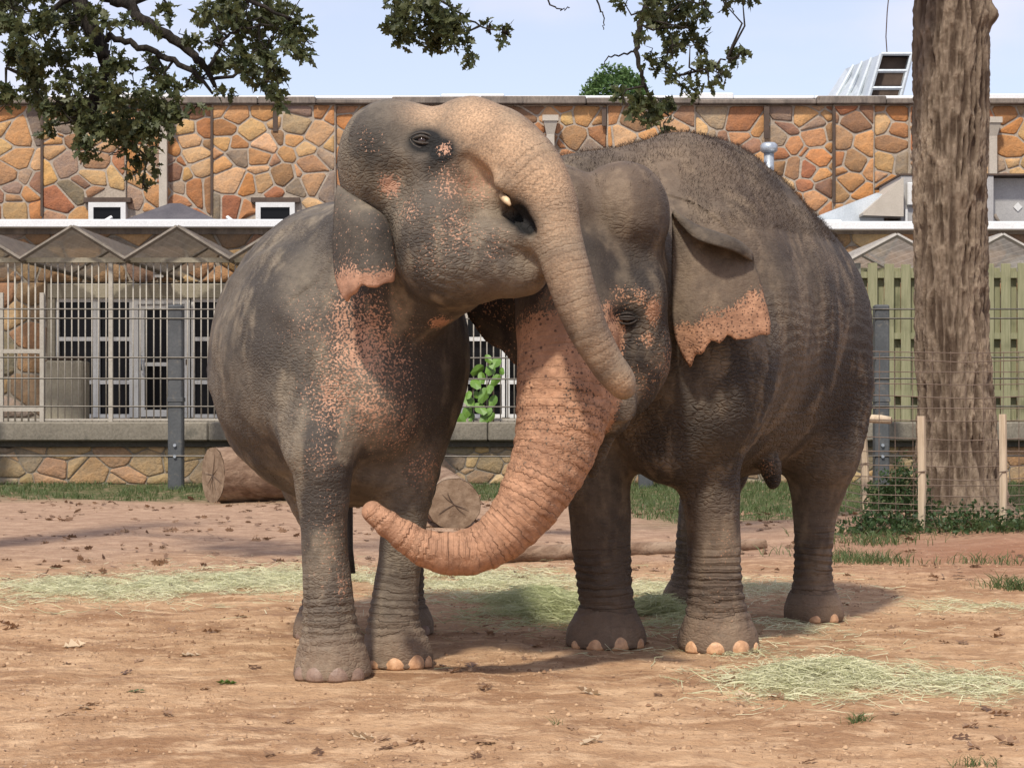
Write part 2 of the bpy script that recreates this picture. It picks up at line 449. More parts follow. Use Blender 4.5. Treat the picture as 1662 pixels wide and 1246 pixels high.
def poly_mat(name, c, alpha):
    m = NM(name); f = m.noise(4, 5, .6, m.map((1,1,1)))
    cc = m.mix(m.ramp(f, .35, .7), c, tuple(x*.7 for x in c)); m.color(cc).rough(.45)
    tr = m.n('ShaderNodeBsdfTranslucent'); m.l(cc, tr.inputs['Color'])
    tp = m.n('ShaderNodeBsdfTransparent')
    s1 = m.n('ShaderNodeMixShader'); s1.inputs[0].default_value = .35; m.l(m.b.outputs[0], s1.inputs[1]); m.l(tr.outputs[0], s1.inputs[2])
    s2 = m.n('ShaderNodeMixShader'); s2.inputs[0].default_value = alpha; m.l(s1.outputs[0], s2.inputs[1]); m.l(tp.outputs[0], s2.inputs[2])
    m.l(s2.outputs[0], m.out.inputs['Surface']); return m.m
PANEL_OLD = poly_mat('stained_corrugated_plastic', (.235,.195,.15), .28)
PANEL_CLEAR = poly_mat('clear_corrugated_plastic', (.62,.58,.51), .30)

YT, YW, YU = 26.9, 31.9, 38.0          # terrace front, lower wall, upper wall
def zx(py, d): return CAM_H + (HOR-py)*d/F_PX
def xx(px, d): return (px-831)*d/F_PX

# ---------- terrace wall with its ledge
tw = empty('terrace_wall', (0, YT, 0)); tag(tw, 'low rubble stone terrace wall topped by a heavy grey concrete ledge', 'wall')
MB().box(-17, 17, YT+.03, YT+.5, -.3, .56).build('wall_core', MORTAR_DIM, tw)
ledge = MB()
xs = [-17, -12.5, -8.45, -4.4, -.35, 3.7, 7.75, 12, 17]
for a, b in zip(xs[:-1], xs[1:]):
    MB().box(a+.006, b-.006, YT-.16, YT+.42, .63, .90, .018).build('ledge_block', CONC, tw)
MB().box(-17, 17, YT-.05, YT+.4, .54, .632).build('ledge_underside', CONC_SHADED, tw)  # overhang shade put into a darker copy of the ledge concrete
MB().box(-17, 17, YT+.40, YW+.02, .5, .895).build('terrace_floor', CONC, tw)
cells = stone_cells(-15, 15, 0.0, .545, .25, .016, 5, 1.35)
lay_stones(tw, cells, YT+.03, .014, 6, PALES)

# ---------- the stone building: lower wall, door and windows, flat roof, tall upper wall
sb = empty('stone_building', (0, YW, 0)); tag(sb, 'long orange fieldstone building with white roof edges, glass door and barred windows', 'building')
DW = (xx(90, YW), xx(850, YW)); z_door = zx(484, YW); z_terr = .895; z_roof = zx(371, YW)
lw = MB(); wl_ = -13
lw.box(-17, DW[0]-.13, YW, YW+.3, .6, z_roof); lw.box(DW[1]+.1, 17, YW, YW+.3, .6, z_roof); lw.box(DW[0]-.13, DW[1]+.1, YW, YW+.3, z_door+.27, z_roof)
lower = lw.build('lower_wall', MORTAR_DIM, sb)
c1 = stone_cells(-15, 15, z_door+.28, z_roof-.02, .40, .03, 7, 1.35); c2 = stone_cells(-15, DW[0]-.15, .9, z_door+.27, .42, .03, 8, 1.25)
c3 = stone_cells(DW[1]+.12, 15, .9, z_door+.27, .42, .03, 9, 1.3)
lay_stones(lower, c1+c2+c3, YW, .035, 10, [tuple(x*1.0 for x in c) for c in WARM_SHADED])
MB().box(-17, 17, YW-.06, YW-.002, z_roof-.10, z_roof-.004).build('under_fascia_band', COPING, sb)  # dark band just below the fascia
MB().box(DW[0]-.13, DW[1]+.1, YW-.03, YW+.3, z_door-.002, z_door+.25, .01).build('lintel', BEAM, sb)
MB().box(DW[0]-.13, DW[0]-.002, YW-.02, YW+.3, z_terr, z_door-.004, .01).build('jamb', BEAM, sb)
MB().box(-17.2, xx(505, YW), YW-.28, YW+.3, z_roof, z_roof+.135, .012).build('roof_fascia', BRIGHT, sb)
MB().box(xx(505, YW)+.01, 17.2, YW-.28, YW+.3, z_roof-.04, z_roof+.10, .012).build('roof_fascia', BRIGHT, sb)
MB().box(-17, 17, YW+.30, YU, z_roof-.15, z_roof+.03).build('lower_roof', ROOF, sb)
# dark room behind the glass
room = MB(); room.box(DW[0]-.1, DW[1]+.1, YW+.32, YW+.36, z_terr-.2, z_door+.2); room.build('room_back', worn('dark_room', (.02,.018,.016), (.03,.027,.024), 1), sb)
def window_bay(x0, x1, transoms, parent=sb):
    """A white frame with its panes between x0 and x1."""
    f = MB(); t = .055; y0, y1 = YW+.02, YW+.10
    f.box(x0, x0+t, y0, y1, z_terr+.01, z_door-.005); f.box(x1-t, x1, y0, y1, z_terr+.01, z_door-.005)
    zs = [z_terr+.03] + [zx(p, YW) for p in transoms] + [z_door-.03]
    for z in zs: f.box(x0+t, x1-t, y0+.005, y1, z-.035, z+.035)
    win = f.build('window', WHITE, parent)
    for za, zb in zip(zs[:-1], zs[1:]): MB().box(x0+t, x1-t, y1+.004, y1+.02, za, zb).build('pane', GLASS, win)
for a, b in ((90,156), (156,215), (310,372), (372,434), (434,496), (496,558), (558,620), (620,682), (682,752), (752,820)):
    window_bay(xx(a, YW), xx(b, YW)-.004, (620, 550))
window_bay(xx(822, YW), xx(850, YW), (620,))
f = MB(); x0, x1 = xx(216, YW), xx(308, YW)
for a, b in ((x0, x0+.09), (x1-.09, x1)): f.box(a, b, YW, YW+.12, z_terr+.004, z_door-.006)
f.box(x0+.09, x1-.09, YW+.004, YW+.12, z_door-.10, z_door-.006); f.build('door_frame', WHITE, sb)
x0 += .10; x1 -= .10; f = MB()
for a, b in ((x0, x0+.09), (x1-.09, x1)): f.box(a, b, YW+.03, YW+.08, z_terr+.02, z_door-.11)
for za, zb in ((z_terr+.021, z_terr+.14), (z_door-.20, z_door-.111), (zx(594, YW), zx(588, YW))): f.box(x0+.09, x1-.09, YW+.032, YW+.08, za, zb)
dr = f.build('door', WHITE, sb)
MB().box(x0+.09, x1-.09, YW+.085, YW+.10, z_terr+.1, z_door-.15).build('pane', GLASS, dr)
h_ = MB(); h_.tube([(x0+.05, YW-.02, zx(600, YW)), (x0+.05, YW-.06, zx(598, YW)), (x0+.05, YW-.06, zx(580, YW)), (x0+.05, YW-.02, zx(578, YW))], .018, 8)
h_.build('handle', GALV, dr, True)
MB().box(x1+.03, x1+.07, YW-.012, YW-.001, zx(592, YW), zx(583, YW)).build('lock_plate', BROWNM, sb)

# upper wall in bays that step in and out, with a rough coping
upz0, upz1 = z_roof+.0, zx(171, YU)
joints = [-17, xx(70, YU), xx(205, YU), xx(345, YU), xx(545, YU), xx(680, YU), xx(812, YU), xx(985, YU), xx(1128, YU), xx(1352, YU), xx(1418, YU), xx(1475, YU), xx(1590, YU), 17]
offs = [.0, .07, .0, .08, .0, .07, .0, .06, .0, .07, .0, .06, .0]
uw = MB()
for a, b, o in zip(joints[:-1], joints[1:], offs): uw.box(a, b, YU-o, YU+.4, upz0, upz1)
upper = uw.build('upper_wall', MORTAR, sb)
wins = [(xx(147, YU), xx(207, YU)), (xx(417, YU), xx(480, YU))]; win_top = zx(330, YU)
cells = []
ylook = {}
for bi, (a, b, o) in enumerate(zip(joints[:-1], joints[1:], offs)):
    a2, b2 = max(a, -16.5), min(b, 16.5)
    if b2-a2 < .2: continue
    for q, ar in stone_cells(a2+.01, b2-.01, upz0+.05, upz1-.01, .36, .036, 20+bi, 1.2):
        cc = q.mean(0)
        if any(w0-.12 < cc[0] < w1+.12 and cc[1] < win_top+.12 for w0, w1 in wins): continue
        cells.append((q, ar)); ylook[tuple(np.round(cc, 6))] = YU-o
lay_stones(upper, cells, lambda c: ylook[tuple(np.round(c, 6))], .022, 30, WARM)
rng = random.Random(3); x = -16.8
while x < 16.8:
    wd = rng.uniform(1.1, 2.6); dz = rng.uniform(-.03, .05)
    MB().box(x, min(x+wd, 16.9)-.012, YU-.17-rng.uniform(0,.04), YU+.42, upz1+.002, upz1+.12+dz, .02).build('coping_block', COPING, sb); x += wd
x = -16.8; i = 0
while x < 16.8:
    wd = rng.uniform(1.0, 3.0); MB().box(x, x+wd-.006, YU+.0, YU+.55, upz1+.125, upz1+.20+(.07 if i % 3 == 1 else 0)*rng.uniform(.3,1), .02).build('roof_flashing', BRIGHT, sb); x += wd; i += 1
MB().box(-17, 17, YU+.40, YU+14, 6.2, upz1+.1).build('upper_roof', ROOF, sb)
for (w0, w1) in wins:
    f = MB(); zb, zt = z_roof+.02, win_top; t = .10; y0 = YU-.20
    for p in ((w0, w0+t, zb, zt), (w1-t, w1, zb, zt), (w0+t, w1-t, zt-t, zt)): f.box(p[0], p[1], y0, YU+.05, p[2], p[3])
    wn_ = f.build('window', WHITE, sb)
    MB().box(w0-.10, w1+.10, YU-.19, YU+.02, zt+.003, zt+.10).build('lintel', BROWNM, wn_)
    MB().box(w0+t, w1-t, YU-.15, YU-.12, zb, zt-t).build('pane', GLASS, wn_)
# rainwater pipes, drain slots and dark strips on the bay joints
for px, ptop, pbot in ((268, 196, 352), (893, 200, 330), (1607, 203, 300)):
    x = xx(px, YU); m = MB(); zt = zx(ptop, YU); zb = zx(pbot, YU)
    m.box(x-.08, x+.08, YU-.25, YU-.11, zb, zt-.26)
    m.add([(x-.14,YU-.32,zt),(x+.14,YU-.32,zt),(x+.14,YU-.1,zt),(x-.14,YU-.1,zt),(x-.08,YU-.25,zt-.26),(x+.08,YU-.25,zt-.26),(x+.08,YU-.11,zt-.26),(x-.08,YU-.11,zt-.26)],
          [(0,1,2,3),(0,4,5,1),(1,5,6,2),(2,6,7,3),(3,7,4,0),(4,7,6,5)])
    m.box(x-.165, x+.165, YU-.34, YU-.09, zt+.002, zt+.12)
    m.build('downpipe', BEIGE, sb)
for px, pt, pb, wd in ((448,172,215,.10), (980,176,206,.09), (1243,174,226,.11), (345,176,350,.05), (70,176,352,.05), (1352,178,330,.06)):
    x = xx(px, YU); MB().box(x-wd/2, x+wd/2, YU-.125, YU-.085, zx(pb, YU), zx(pt, YU)).build('drain_joint_strip', BROWNM, sb)

# ---------- things on the roofs
def thing_at(name, label, cat, px, d, z, group=None):
    o = empty(name, (xx(px, d), d, z)); return tag(o, label, cat, group)
d = 34.2; zr = z_roof+.03
t = thing_at('hip_skylight', 'low dark grey felted hip roof standing on the white edged flat roof', 'roof light', 290, d, zr)
ax, zb, zt = xx(283, d), zr, zx(329, d)
xl, xr = xx(168, d), xx(412, d)
m = MB(); m.add([(xl, d-1.2, zb), (xr, d-1.2, zb), (xr, d+1.4, zb), (xl, d+1.4, zb), (ax-.1, d+.1, zt), (ax+.1, d+.1, zt)], [(0,1,5,4), (1,2,5), (2,3,4,5), (3,0,4), (0,3,2,1)]); m.build('roof', ROOF, t)
for xe, s in ((xl, -1), (xr, 1)):
    m = MB(); m.tube([(xe, d-1.22, zb+.02), (xe-s*.35, d-.92, zb+.3)], .035, 6); m.build('edge_trim', WHITE, t)
# vent pipe
d = 36.0; t = thing_at('vent_pipe', 'short galvanised vent pipe with round cap rising above the elephant’s back'.replace('’', "'"), 'vent pipe', 1248, d, z_roof+.03)
x = xx(1248, d)
MB().tube([(x, d, z_roof+.02), (x, d, zx(243, d))], .10, 16).build('pipe', GALV, t, True)
MB().tube([(x, d, zx(248, d)), (x, d, zx(245, d)), (x, d, zx(236, d)), (x, d, zx(232, d))], [.13,.17,.17,.12], 18).build('cap', GALV, t, True)
# air handling unit
d = 34.0; t = thing_at('air_conditioning_unit', 'grey rooftop air handling unit with sloping intake hood beside the trunk', 'roof unit', 1520, d, z_roof+.03)
za = zx(373, d); zt = zx(285, d)
MB().box(xx(1462, d), xx(1613, d), d, d+2.0, za-.2, zt, .01).build('cabinet', GREY, t)
MB().box(xx(1613, d), xx(1613, d)+3.2, d+.28, d+2.4, za-.2, zt-.01, .01).build('side_panel', GREY, t)
MB().box(xx(1461, d), xx(1613, d)+3.3, d-.02, d+2.45, zt+.002, zt+.035).build('top_edge', BROWNM, t)
m = MB(); m.prism([(xx(1396, d), zx(352, d)), (xx(1396, d), zx(348, d)), (xx(1461, d), zx(291, d)), (xx(1461, d), zx(354, d))], 1, d-.3, d+1.6); m.build('intake_hood', BEIGE, t)
MB().box(xx(1471, d), xx(1491, d)+.12, d-.10, d-.005, zx(334, d), zx(297, d), .015).build('control_box', WHITE, t)
MB().box(xx(1468, d), xx(1472, d), d-.06, d-.005, za-.1, zx(340, d)).build('conduit', WHITE, t)
m = MB(); m.box(xx(1436,d), xx(1444,d), d+.1, d+.2, za-.2, zx(353,d)); m.build('hood_leg', BROWNM, t)
s = .085; cx, cz = xx(1652, d+.27), zx(336, d+.27)
m = MB(); m.prism([(cx-s, cz), (cx, cz-s), (cx+s, cz), (cx, cz+s)], 1, d+.262, d+.276); m.build('warning_label', WHITE, t)
m = MB(); m.tube([P(1614,348,d+.1), P(1618,356,d+.1), P(1624,364,d+.1), P(1634,366,d+.1)], .035, 8); m.build('pipe_elbow', COPING, t, True)
# pale sloping duct beside it
d = 33.6; t = thing_at('roof_duct', 'pale blue sloping metal duct lying beside the grey intake hood', 'duct', 1385, d, z_roof+.03)
m = MB(); m.prism([(xx(1325, d), z_roof+.02), (xx(1325, d), zx(350, d)), (xx(1432, d), zx(308, d)), (xx(1445, d), zx(312, d)), (xx(1445, d), z_roof+.02)], 1, d+.5, d+2.2); m.build('duct_body', DUCT, t)
MB().box(xx(1322, d), xx(1370, d), d+.2, d+.42, z_roof+.1, zx(364, d)+.1, .02).build('roof_kerb', BRIGHT, t)
# exhaust hood above the parapet
d = 43.0; t = thing_at('exhaust_hood', 'tilted metal exhaust hood with dark louvred mouth above the parapet', 'exhaust hood', 1420, d, upz1)
def Q3(px, py, dd): return tuple(P(px, py, dd))
bod = [Q3(1430,88,d), Q3(1480,88,d), Q3(1460,165,d), Q3(1408,165,d)]; bk_ = [Q3(1372,112,d+3), Q3(1420,112,d+3), Q3(1400,168,d+3), Q3(1335,168,d+3)]
m = MB(); m.add(bod+bk_, [(0,4,5,1), (1,5,6,2), (2,6,7,3), (3,7,4,0), (4,7,6,5)]); m.build('hood_body', DUCT, t)
ctr = np.mean(bod, 0); m = MB(); inn = [tuple(np.array(p)+(ctr-np.array(p))*.05+np.array((0,.25,0))) for p in bod]; m.add(inn, [(0,1,2,3)]); m.build('mouth', BROWNM, t)
for f0 in (.0, .36, .72):
    a = np.array(bod[0])+(np.array(bod[3])-np.array(bod[0]))*f0; b = np.array(bod[1])+(np.array(bod[2])-np.array(bod[1]))*f0
    m = MB(); m.tube([a, b], .045, 6); m.build('louvre_bar', DUCT, t)
for i, k in ((0,3),(1,2)):
    m = MB(); m.tube([bod[i], bod[k]], .05, 6); m.build('hood_edge', DUCT, t)
for q in (.25,.5,.75):
    a = np.array(bod[0])*(1-q)+np.array(bk_[0])*q; b = np.array(bod[3])*(1-q)+np.array(bk_[3])*q
    m = MB(); m.tube([a, b], .05, 6); m.build('seam', DUCT, t)
t2 = tag(empty('guy_wire', Q3(1440,88,43.2)), 'thin curved wire rising from the exhaust hood into the sky', 'wire')
MB().tube([Q3(1440,90,43.2), Q3(1438,60,43.2), Q3(1440,20,43.2), Q3(1446,-40,43.2)], .014, 5).build('wire', BROWNM, t2)
# small fitting under the canopy
t = thing_at('wall_lamp', 'small grey floodlight fixed to the stone above the glass door', 'lamp', 262, YW-.1, zx(440, YW))
MB().box(xx(254,YW), xx(272,YW), YW-.30, YW-.04, zx(447,YW), zx(433,YW), .02).build('housing', GREY, t)
MB().tube([(xx(262,YW), YW-.1, zx(433,YW)), (xx(262,YW), YW-.02, zx(428,YW))], .02, 6).build('bracket', BROWNM, t)
MB().box(xx(255,YW), xx(271,YW), YW-.32, YW-.305, zx(452,YW), zx(448,YW)).build('visor', WHITE, t)

# ---------- barred screen on the terrace
YB = 27.15
scr = empty('barred_screen', (0, YB, .9)); tag(scr, 'screen of cream vertical steel bars standing along the terrace ledge', 'railing')
zt = zx(424, YB); bar0 = MB(); bar0.tube([(0,0,0), (0,0,zt-.9)], .0105, 6); bme = bar0.mesh('bar', True); bme.materials.append(BAR)
px = 6.0; k = 0
while px < 1300:
    if not (3 < px < 72): link('bar', bme, None, scr, (xx(px, YB)+random.Random(k).uniform(-.006,.006), 0, 0))
    px += 11.05; k += 1
x0, x1 = -9.2, xx(1300, YB)
MB().box(x0, x1, YB-.04, YB+.04, zt-.02, zt+.05).build('top_rail', BEAM, scr)
MB().box(x0, x1, YB-.02, YB+.02, .915, .945).build('bottom_rail', BAR, scr)
for p in (180, 535, 756, 960): MB().box(xx(p,YB)-.03, xx(p,YB)+.03, YB-.03, YB+.03, .9, zt-.022).build('post', BAR, scr)
gt = empty('barred_gate', (xx(36,YB), YB, .9)); tag(gt, 'narrow cream barred gate set in the screen beside the stone corner', 'gate')
for p in (3, 69): MB().box(xx(p,YB)-.03, xx(p,YB)+.03, YB-.05, YB+.01, .9, zx(475,YB)).build('gate_post', BAR, gt)
for p in (570, 664): MB().box(xx(3,YB)+.03, xx(69,YB)-.03, YB-.045, YB+.005, zx(p,YB)-.03, zx(p,YB)+.03).build('gate_rail', BAR, gt)
for p in np.linspace(14, 58, 5): MB().tube([(xx(p,YB), YB-.02, .9), (xx(p,YB), YB-.02, zt)], .0135, 6).build('bar', BAR, gt, True)

# zigzag canopy of corrugated plastic
WEATH = worn('weathered_timber', (.17,.145,.115), (.24,.205,.165), 5, .9, .004, 30, .15, c3=(.10,.085,.07))
def canopy(label, peaks, pitch, zp, zv, mat, y0=YB-.25, y1=YW-.3, name='folded_canopy', rail=WEATH):
    t = empty(name, (xx(peaks[0], y0), y0, zv)); tag(t, label, 'canopy')
    hw = pitch/2*y0/F_PX
    for p in peaks:
        x = xx(p, y0)
        for s in (-1, 1):
            n = 16; V = []; F = []
            for i in range(n+1):
                u = i/n; xc = x + s*hw*u; zc = zp+(zv-zp)*u
                for y in (y0, y1): V.append((xc, y, zc + (.014 if i % 2 else -.014)))
            F = [(2*i, 2*i+1, 2*i+3, 2*i+2) for i in range(n)]
            me = MB(); me.add(V, F); me.build('corrugated_panel', mat, t)
            m = MB(); m.tube([(x, y0-.02, zp-.035), (x+s*hw, y0-.02, zv-.035)], .035, 4); m.build('gable_edge', rail, t)
            m = MB(); m.tube([(x, y1-1.6, zp-.05), (x+s*hw, y1-1.6, zv-.05)], .028, 4); m.build('rafter', rail, t)
        m = MB(); m.tube([(x, y0, zp-.05), (x, y1, zp-.05)], .028, 4); m.build('ridge_bar', rail, t)
        m = MB(); m.tube([(x+hw, y0, zv-.04), (x+hw, y1, zv-.04)], .04, 4); m.build('valley_gutter', rail, t)
    return t
canopy('brown stained zigzag canopy of corrugated plastic above the cream bars', [-52, 118, 288, 458, 628], 170, zx(367, YB), zx(419, YB), PANEL_OLD)
canopy('clear pale zigzag canopy of corrugated plastic above the wooden fence', [1455, 1627, 1799], 172, zx(380, YB), zx(426, YB), PANEL_CLEAR, rail=worn('pale_timber', (.40,.37,.32), (.34,.31,.27), 5))

# bin behind the bars
t = thing_at('litter_bin', 'square beige litter bin standing on the terrace behind the bars', 'bin', 104, 28.6, .895)
d = 28.6
MB().box(xx(73,d), xx(134,d), d, d+.5, .897, zx(585,d), .03).build('bin_body', BEAM, t)
MB().box(xx(75,d), xx(132,d), d+.02, d+.48, zx(584,d), zx(578,d), .015).build('liner', BROWNM, t)
# climbing plant on the bars
LEAFY = NM('broad_leaf_green'); f = LEAFY.noise(9, 4); c = LEAFY.mix(f, (.06,.14,.018), (.15,.27,.035)); LEAFY.color(c).rough(.5); LEAFY.b.inputs['Transmission Weight'].default_value = 0.0; LEAFY = LEAFY.m
STEM = worn('brown_stem', (.10,.07,.04), (.14,.10,.06), 8)
vn = thing_at('climbing_vine', 'bright green broad leaved vine climbing the white bars above the ledge', 'vine', 785, 26.95, .9)
rng = np.random.default_rng(12); hl = []
for i in range(11):
    a = math.pi*2*i/11; r = (1.0, .92, .80, .78, .80, 1.25, 1.25, .80, .78, .80, .92)[i]; hl.append((math.sin(a)*r*.55, math.cos(a)*r*.6))
spots = [(792,582),(798,600),(786,612),(776,600),(806,588),(770,622),(795,630),(784,640),(762,650),(755,668),(800,650),(778,662),(792,668),(768,676),(786,678),(758,640),(803,616),(772,640),(798,676),(751,680),(812,602)]
for i, (px, py) in enumerate(spots):
    c = P(px+rng.normal(0,2), py, 26.92-rng.uniform(0,.12)); s = rng.uniform(.11, .20)
    R_ = Matrix.Rotation(rng.uniform(-1,1), 3, 'Y') @ Matrix.Rotation(rng.uniform(-.9,.2), 3, 'X') @ Matrix.Rotation(rng.uniform(-.5,.5), 3, 'Z')
    V = [tuple(Vector(c) + R_ @ Vector((u*s, .02*abs(u)*s*8, v*s))) for u, v in hl] + [tuple(Vector(c)+R_ @ Vector((0, -.012, .0)))]
    m = MB(); m.add(V, [(k, (k+1) % 11, 11) for k in range(11)]); m.build('leaf', LEAFY, vn)
for pts in (((790,686),(786,650),(796,610),(792,580)), ((765,686),(760,660),(770,625)), ((800,686),(803,655),(798,620))):
    m = MB(); m.tube([P(a, b, 26.98) for a, b in pts], .010, 5); m.build('stem', STEM, vn)

# ---------- timber fence
def plank_mat(name, a, b):
    m = NM(name); v = m.map((14,14,.9)); g = m.noise(3, 6, .65, v, .5); c = m.mix(m.ramp(g, .3, .7), a, b)
    c = m.mix(m.ramp(m.noise(2.5, 4), .5, .75, 0, .6), c, tuple(x*.5 for x in a)); m.color(c).rough(.88).spec(.15).bump(g, .006); return m.m
GREENW = plank_mat('algae_green_timber', (.215,.215,.120), (.30,.285,.175)); GREYW = plank_mat('grey_timber', (.20,.195,.165), (.27,.26,.215))
tf = empty('timber_fence', (xx(1520,27), 27.0, .9)); tag(tf, 'weathered greenish board on board timber fence standing on the terrace ledge', 'fence')
d = 27.0; px = 1300; i = 0
while px < 1790:
    w_ = 15.5*d/F_PX; x = xx(px, d); rj = random.Random(i)
    MB().box(x, x+w_, d-.03, d-.008, .905, zx(428+rj.uniform(-2,2), d), .004).build('board', GREYW if i % 7 in (3,) else GREENW, tf)
    x2 = xx(px+16.5, d); MB().box(x2-.03, x2+.11, d+.085, d+.105, .905, zx(434, d), .004).build('back_board', GREENW, tf)
    px += 27; i += 1
for py in (446, 545, 638): MB().box(xx(1296,d), xx(1795,d), d-.004, d+.08, zx(py,d)-.045, zx(py,d)+.045).build('rail', GREENW, tf)
# ---------- cable fence with steel posts
STEELP = worn('grey_steel_post', (.070,.074,.076), (.100,.104,.105), 3, .55, .002, 30, .4, c3=(.17,.15,.12))
CAB = worn('steel_cable', (.10,.09,.075), (.15,.13,.11), 6, .5, .001, 30, .4, .5)
d = 25.6; cf = empty('cable_fence', (xx(858,d), d, 0)); tag(cf, 'fence of dark grey steel posts carrying horizontal steel cables', 'fence')
for px in (-95, 286, 667, 1048, 1430, 1811):
    x = xx(px, d); zt = zx(495, d); p = MB(); p.box(x-.10, x+.10, d-.10, d+.10, -.05, zt, .018); po = p.build('post', STEELP, cf)
    MB().box(x-.108, x+.108, d-.108, d+.108, zx(652,d), zx(645,d), .004).build('collar', STEELP, po)
    for py in (722, 740): MB().tube([(x, d-.13, zx(py,d)), (x, d-.095, zx(py,d))], .022, 8).build('bolt', GALV, po)
for py in (502, 517, 580, 614, 659, 739): MB().tube([(xx(-110,d), d-.105, zx(py,d)), (xx(831,d), d-.105, zx(py,d)-.01), (xx(1820,d), d-.105, zx(py,d))], .011, 5).build('cable', CAB, cf)
# ------------------------------------------------------------------ trees
def bark_mat(name, a, b, c3):
    m = NM(name); v = m.map((1,1,.20)); f = m.noise(16, 6, .7, v, .6); g = m.noise(42, 5, .7, m.map((1,1,.35)))
    c = m.mix(m.ramp(f, .38, .62), a, b); c = m.mix(m.ramp(m.noise(1.7, 5, .65, m.map((1,1,.6), loc=(2,4,1))), .48, .66, 0, .75), c, c3)
    c = m.mix(m.ramp(g, .46, .7, 0, .6), c, tuple(x*.4 for x in a)); m.color(c).rough(.92).spec(.12)
    m.bump(m.math('ADD', m.math('MULTIPLY', f, .05), m.math('MULTIPLY', g, .025)), 1.0, .8); return m.m
BARK = bark_mat('furrowed_bark', (.135,.095,.064), (.33,.245,.165), (.47,.36,.25))
def plate_bark(name):
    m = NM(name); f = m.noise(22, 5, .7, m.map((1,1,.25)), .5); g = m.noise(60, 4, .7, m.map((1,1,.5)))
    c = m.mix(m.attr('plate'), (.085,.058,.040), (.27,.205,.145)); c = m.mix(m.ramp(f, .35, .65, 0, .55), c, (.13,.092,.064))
    c = m.mix(m.ramp(m.noise(1.5, 5, .7, m.map((1,1,.55), loc=(2,4,1))), .50, .62, 0, .7), c, m.mix(m.ramp(g, .35, .65), (.50,.39,.28), (.30,.22,.15)))
    m.color(c).rough(.93).spec(.1); m.bump(m.math('ADD', m.math('MULTIPLY', f, .035), m.math('MULTIPLY', g, .018)), 1.0, .9); return m.m
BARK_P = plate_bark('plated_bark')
BARK_D = bark_mat('dark_bark', (.022,.019,.016), (.055,.046,.038), (.075,.062,.050))
def leaf_mat(name, a, b, tr=.25):
    m = NM(name); r = m.attr('rnd'); c = m.mix(r, a, b); m.color(c).rough(.5).spec(.3)
    t = m.n('ShaderNodeBsdfTranslucent'); m.l(m.mix(.5, c, tuple(min(1, x*2) for x in b)), t.inputs['Color'])
    s = m.n('ShaderNodeMixShader'); s.inputs[0].default_value = tr; m.l(m.b.outputs[0], s.inputs[1]); m.l(t.outputs[0], s.inputs[2]); m.l(s.outputs[0], m.out.inputs['Surface']); return m.m
OAK = leaf_mat('oak_leaf', (.034,.048,.018), (.098,.105,.040), .3)
BUSH = leaf_mat('shrub_leaf', (.022,.045,.014), (.055,.095,.030))
FARL = leaf_mat('far_leaf', (.045,.095,.025), (.115,.185,.055))
# lobed oak leaf outline (length along +x, width along y), as a fan
_lobe = [(0,.0),(.12,.06),(.20,.20),(.30,.10),(.42,.30),(.55,.13),(.68,.27),(.80,.10),(1.0,.0)]
LOBE = np.array(_lobe + [(x,-y) for x, y in _lobe[-2:0:-1]])
def scatter_leaves(name, pts, size, mat, parent, seed, outline=LOBE, droop=.4, up=False, attr=True, kind='stuff'):
    """Many small lobed leaves as one mesh, each with its own turn and bend."""
    rng = np.random.default_rng(seed); n = len(pts); k = len(outline)
    a = rng.normal(0, 1, (n,3)); a[:,2] -= droop
    if up: a[:,2] *= .25
    a /= np.linalg.norm(a, axis=1)[:,None]
    b = rng.normal(0, 1, (n,3))
    if up: b[:,2] *= .3
    b -= (b*a).sum(1)[:,None]*a; b /= np.linalg.norm(b, axis=1)[:,None]; c = np.cross(a, b)
    s = (size*rng.uniform(.6, 1.25, n))[:,None,None]
    O = outline[None]; V = pts[:,None] + s*(a[:,None]*O[...,0:1] + b[:,None]*O[...,1:2] + c[:,None]*(.25*np.abs(O[...,1:2])-.15*O[...,0:1]**2))
    cen = pts[:,None] + s*(a[:,None]*.5 - c[:,None]*.03)
    V = np.concatenate([V, cen], 1).reshape(-1,3); base = np.arange(n)*(k+1)
    i = np.arange(k); T = np.stack([base[:,None]+i, base[:,None]+(i+1) % k, base[:,None]+k+0*i], -1).reshape(-1,3)
    w_ = np.array(world_loc(parent)) if parent is not None else 0
    o = link(name, mesh_np(name, V-w_, T, False, {'rnd': np.repeat(rng.random(n), k+1)}), mat, parent)
    if kind: o['kind'] = kind
    return o
def cluster_points(cl, d, dens, rng, dd=.5):
    out = []
    for px, py, r in cl:
        c = P(px, py, d + rng.uniform(-dd, dd)); n = max(4, int(dens*r*r)); R_ = r*d/F_PX
        nsub = max(2, int(r/7)); sub = c + rng.normal(0, 1, (nsub,3))*R_*.62
        w_ = rng.integers(0, nsub, n); p = sub[w_] + rng.normal(0, 1, (n,3))*R_*.26
        out.append(p)
    return np.vstack(out)
def limb(t, rows, d, mat, name='branch'):
    q = catmull(np.array([[*P(a, b, d+(e[0] if e else 0)), r*d/F_PX] for a, b, r, *e in rows]), 5)
    jit = np.random.default_rng(abs(int(rows[0][0]*7+rows[-1][0]))).normal(0, .008, (len(q),3))
    m = MB(); m.tube(q[:,:3]+jit, list(np.maximum(q[:,3], .004)), 8); m.build(name, mat, t, True); return q
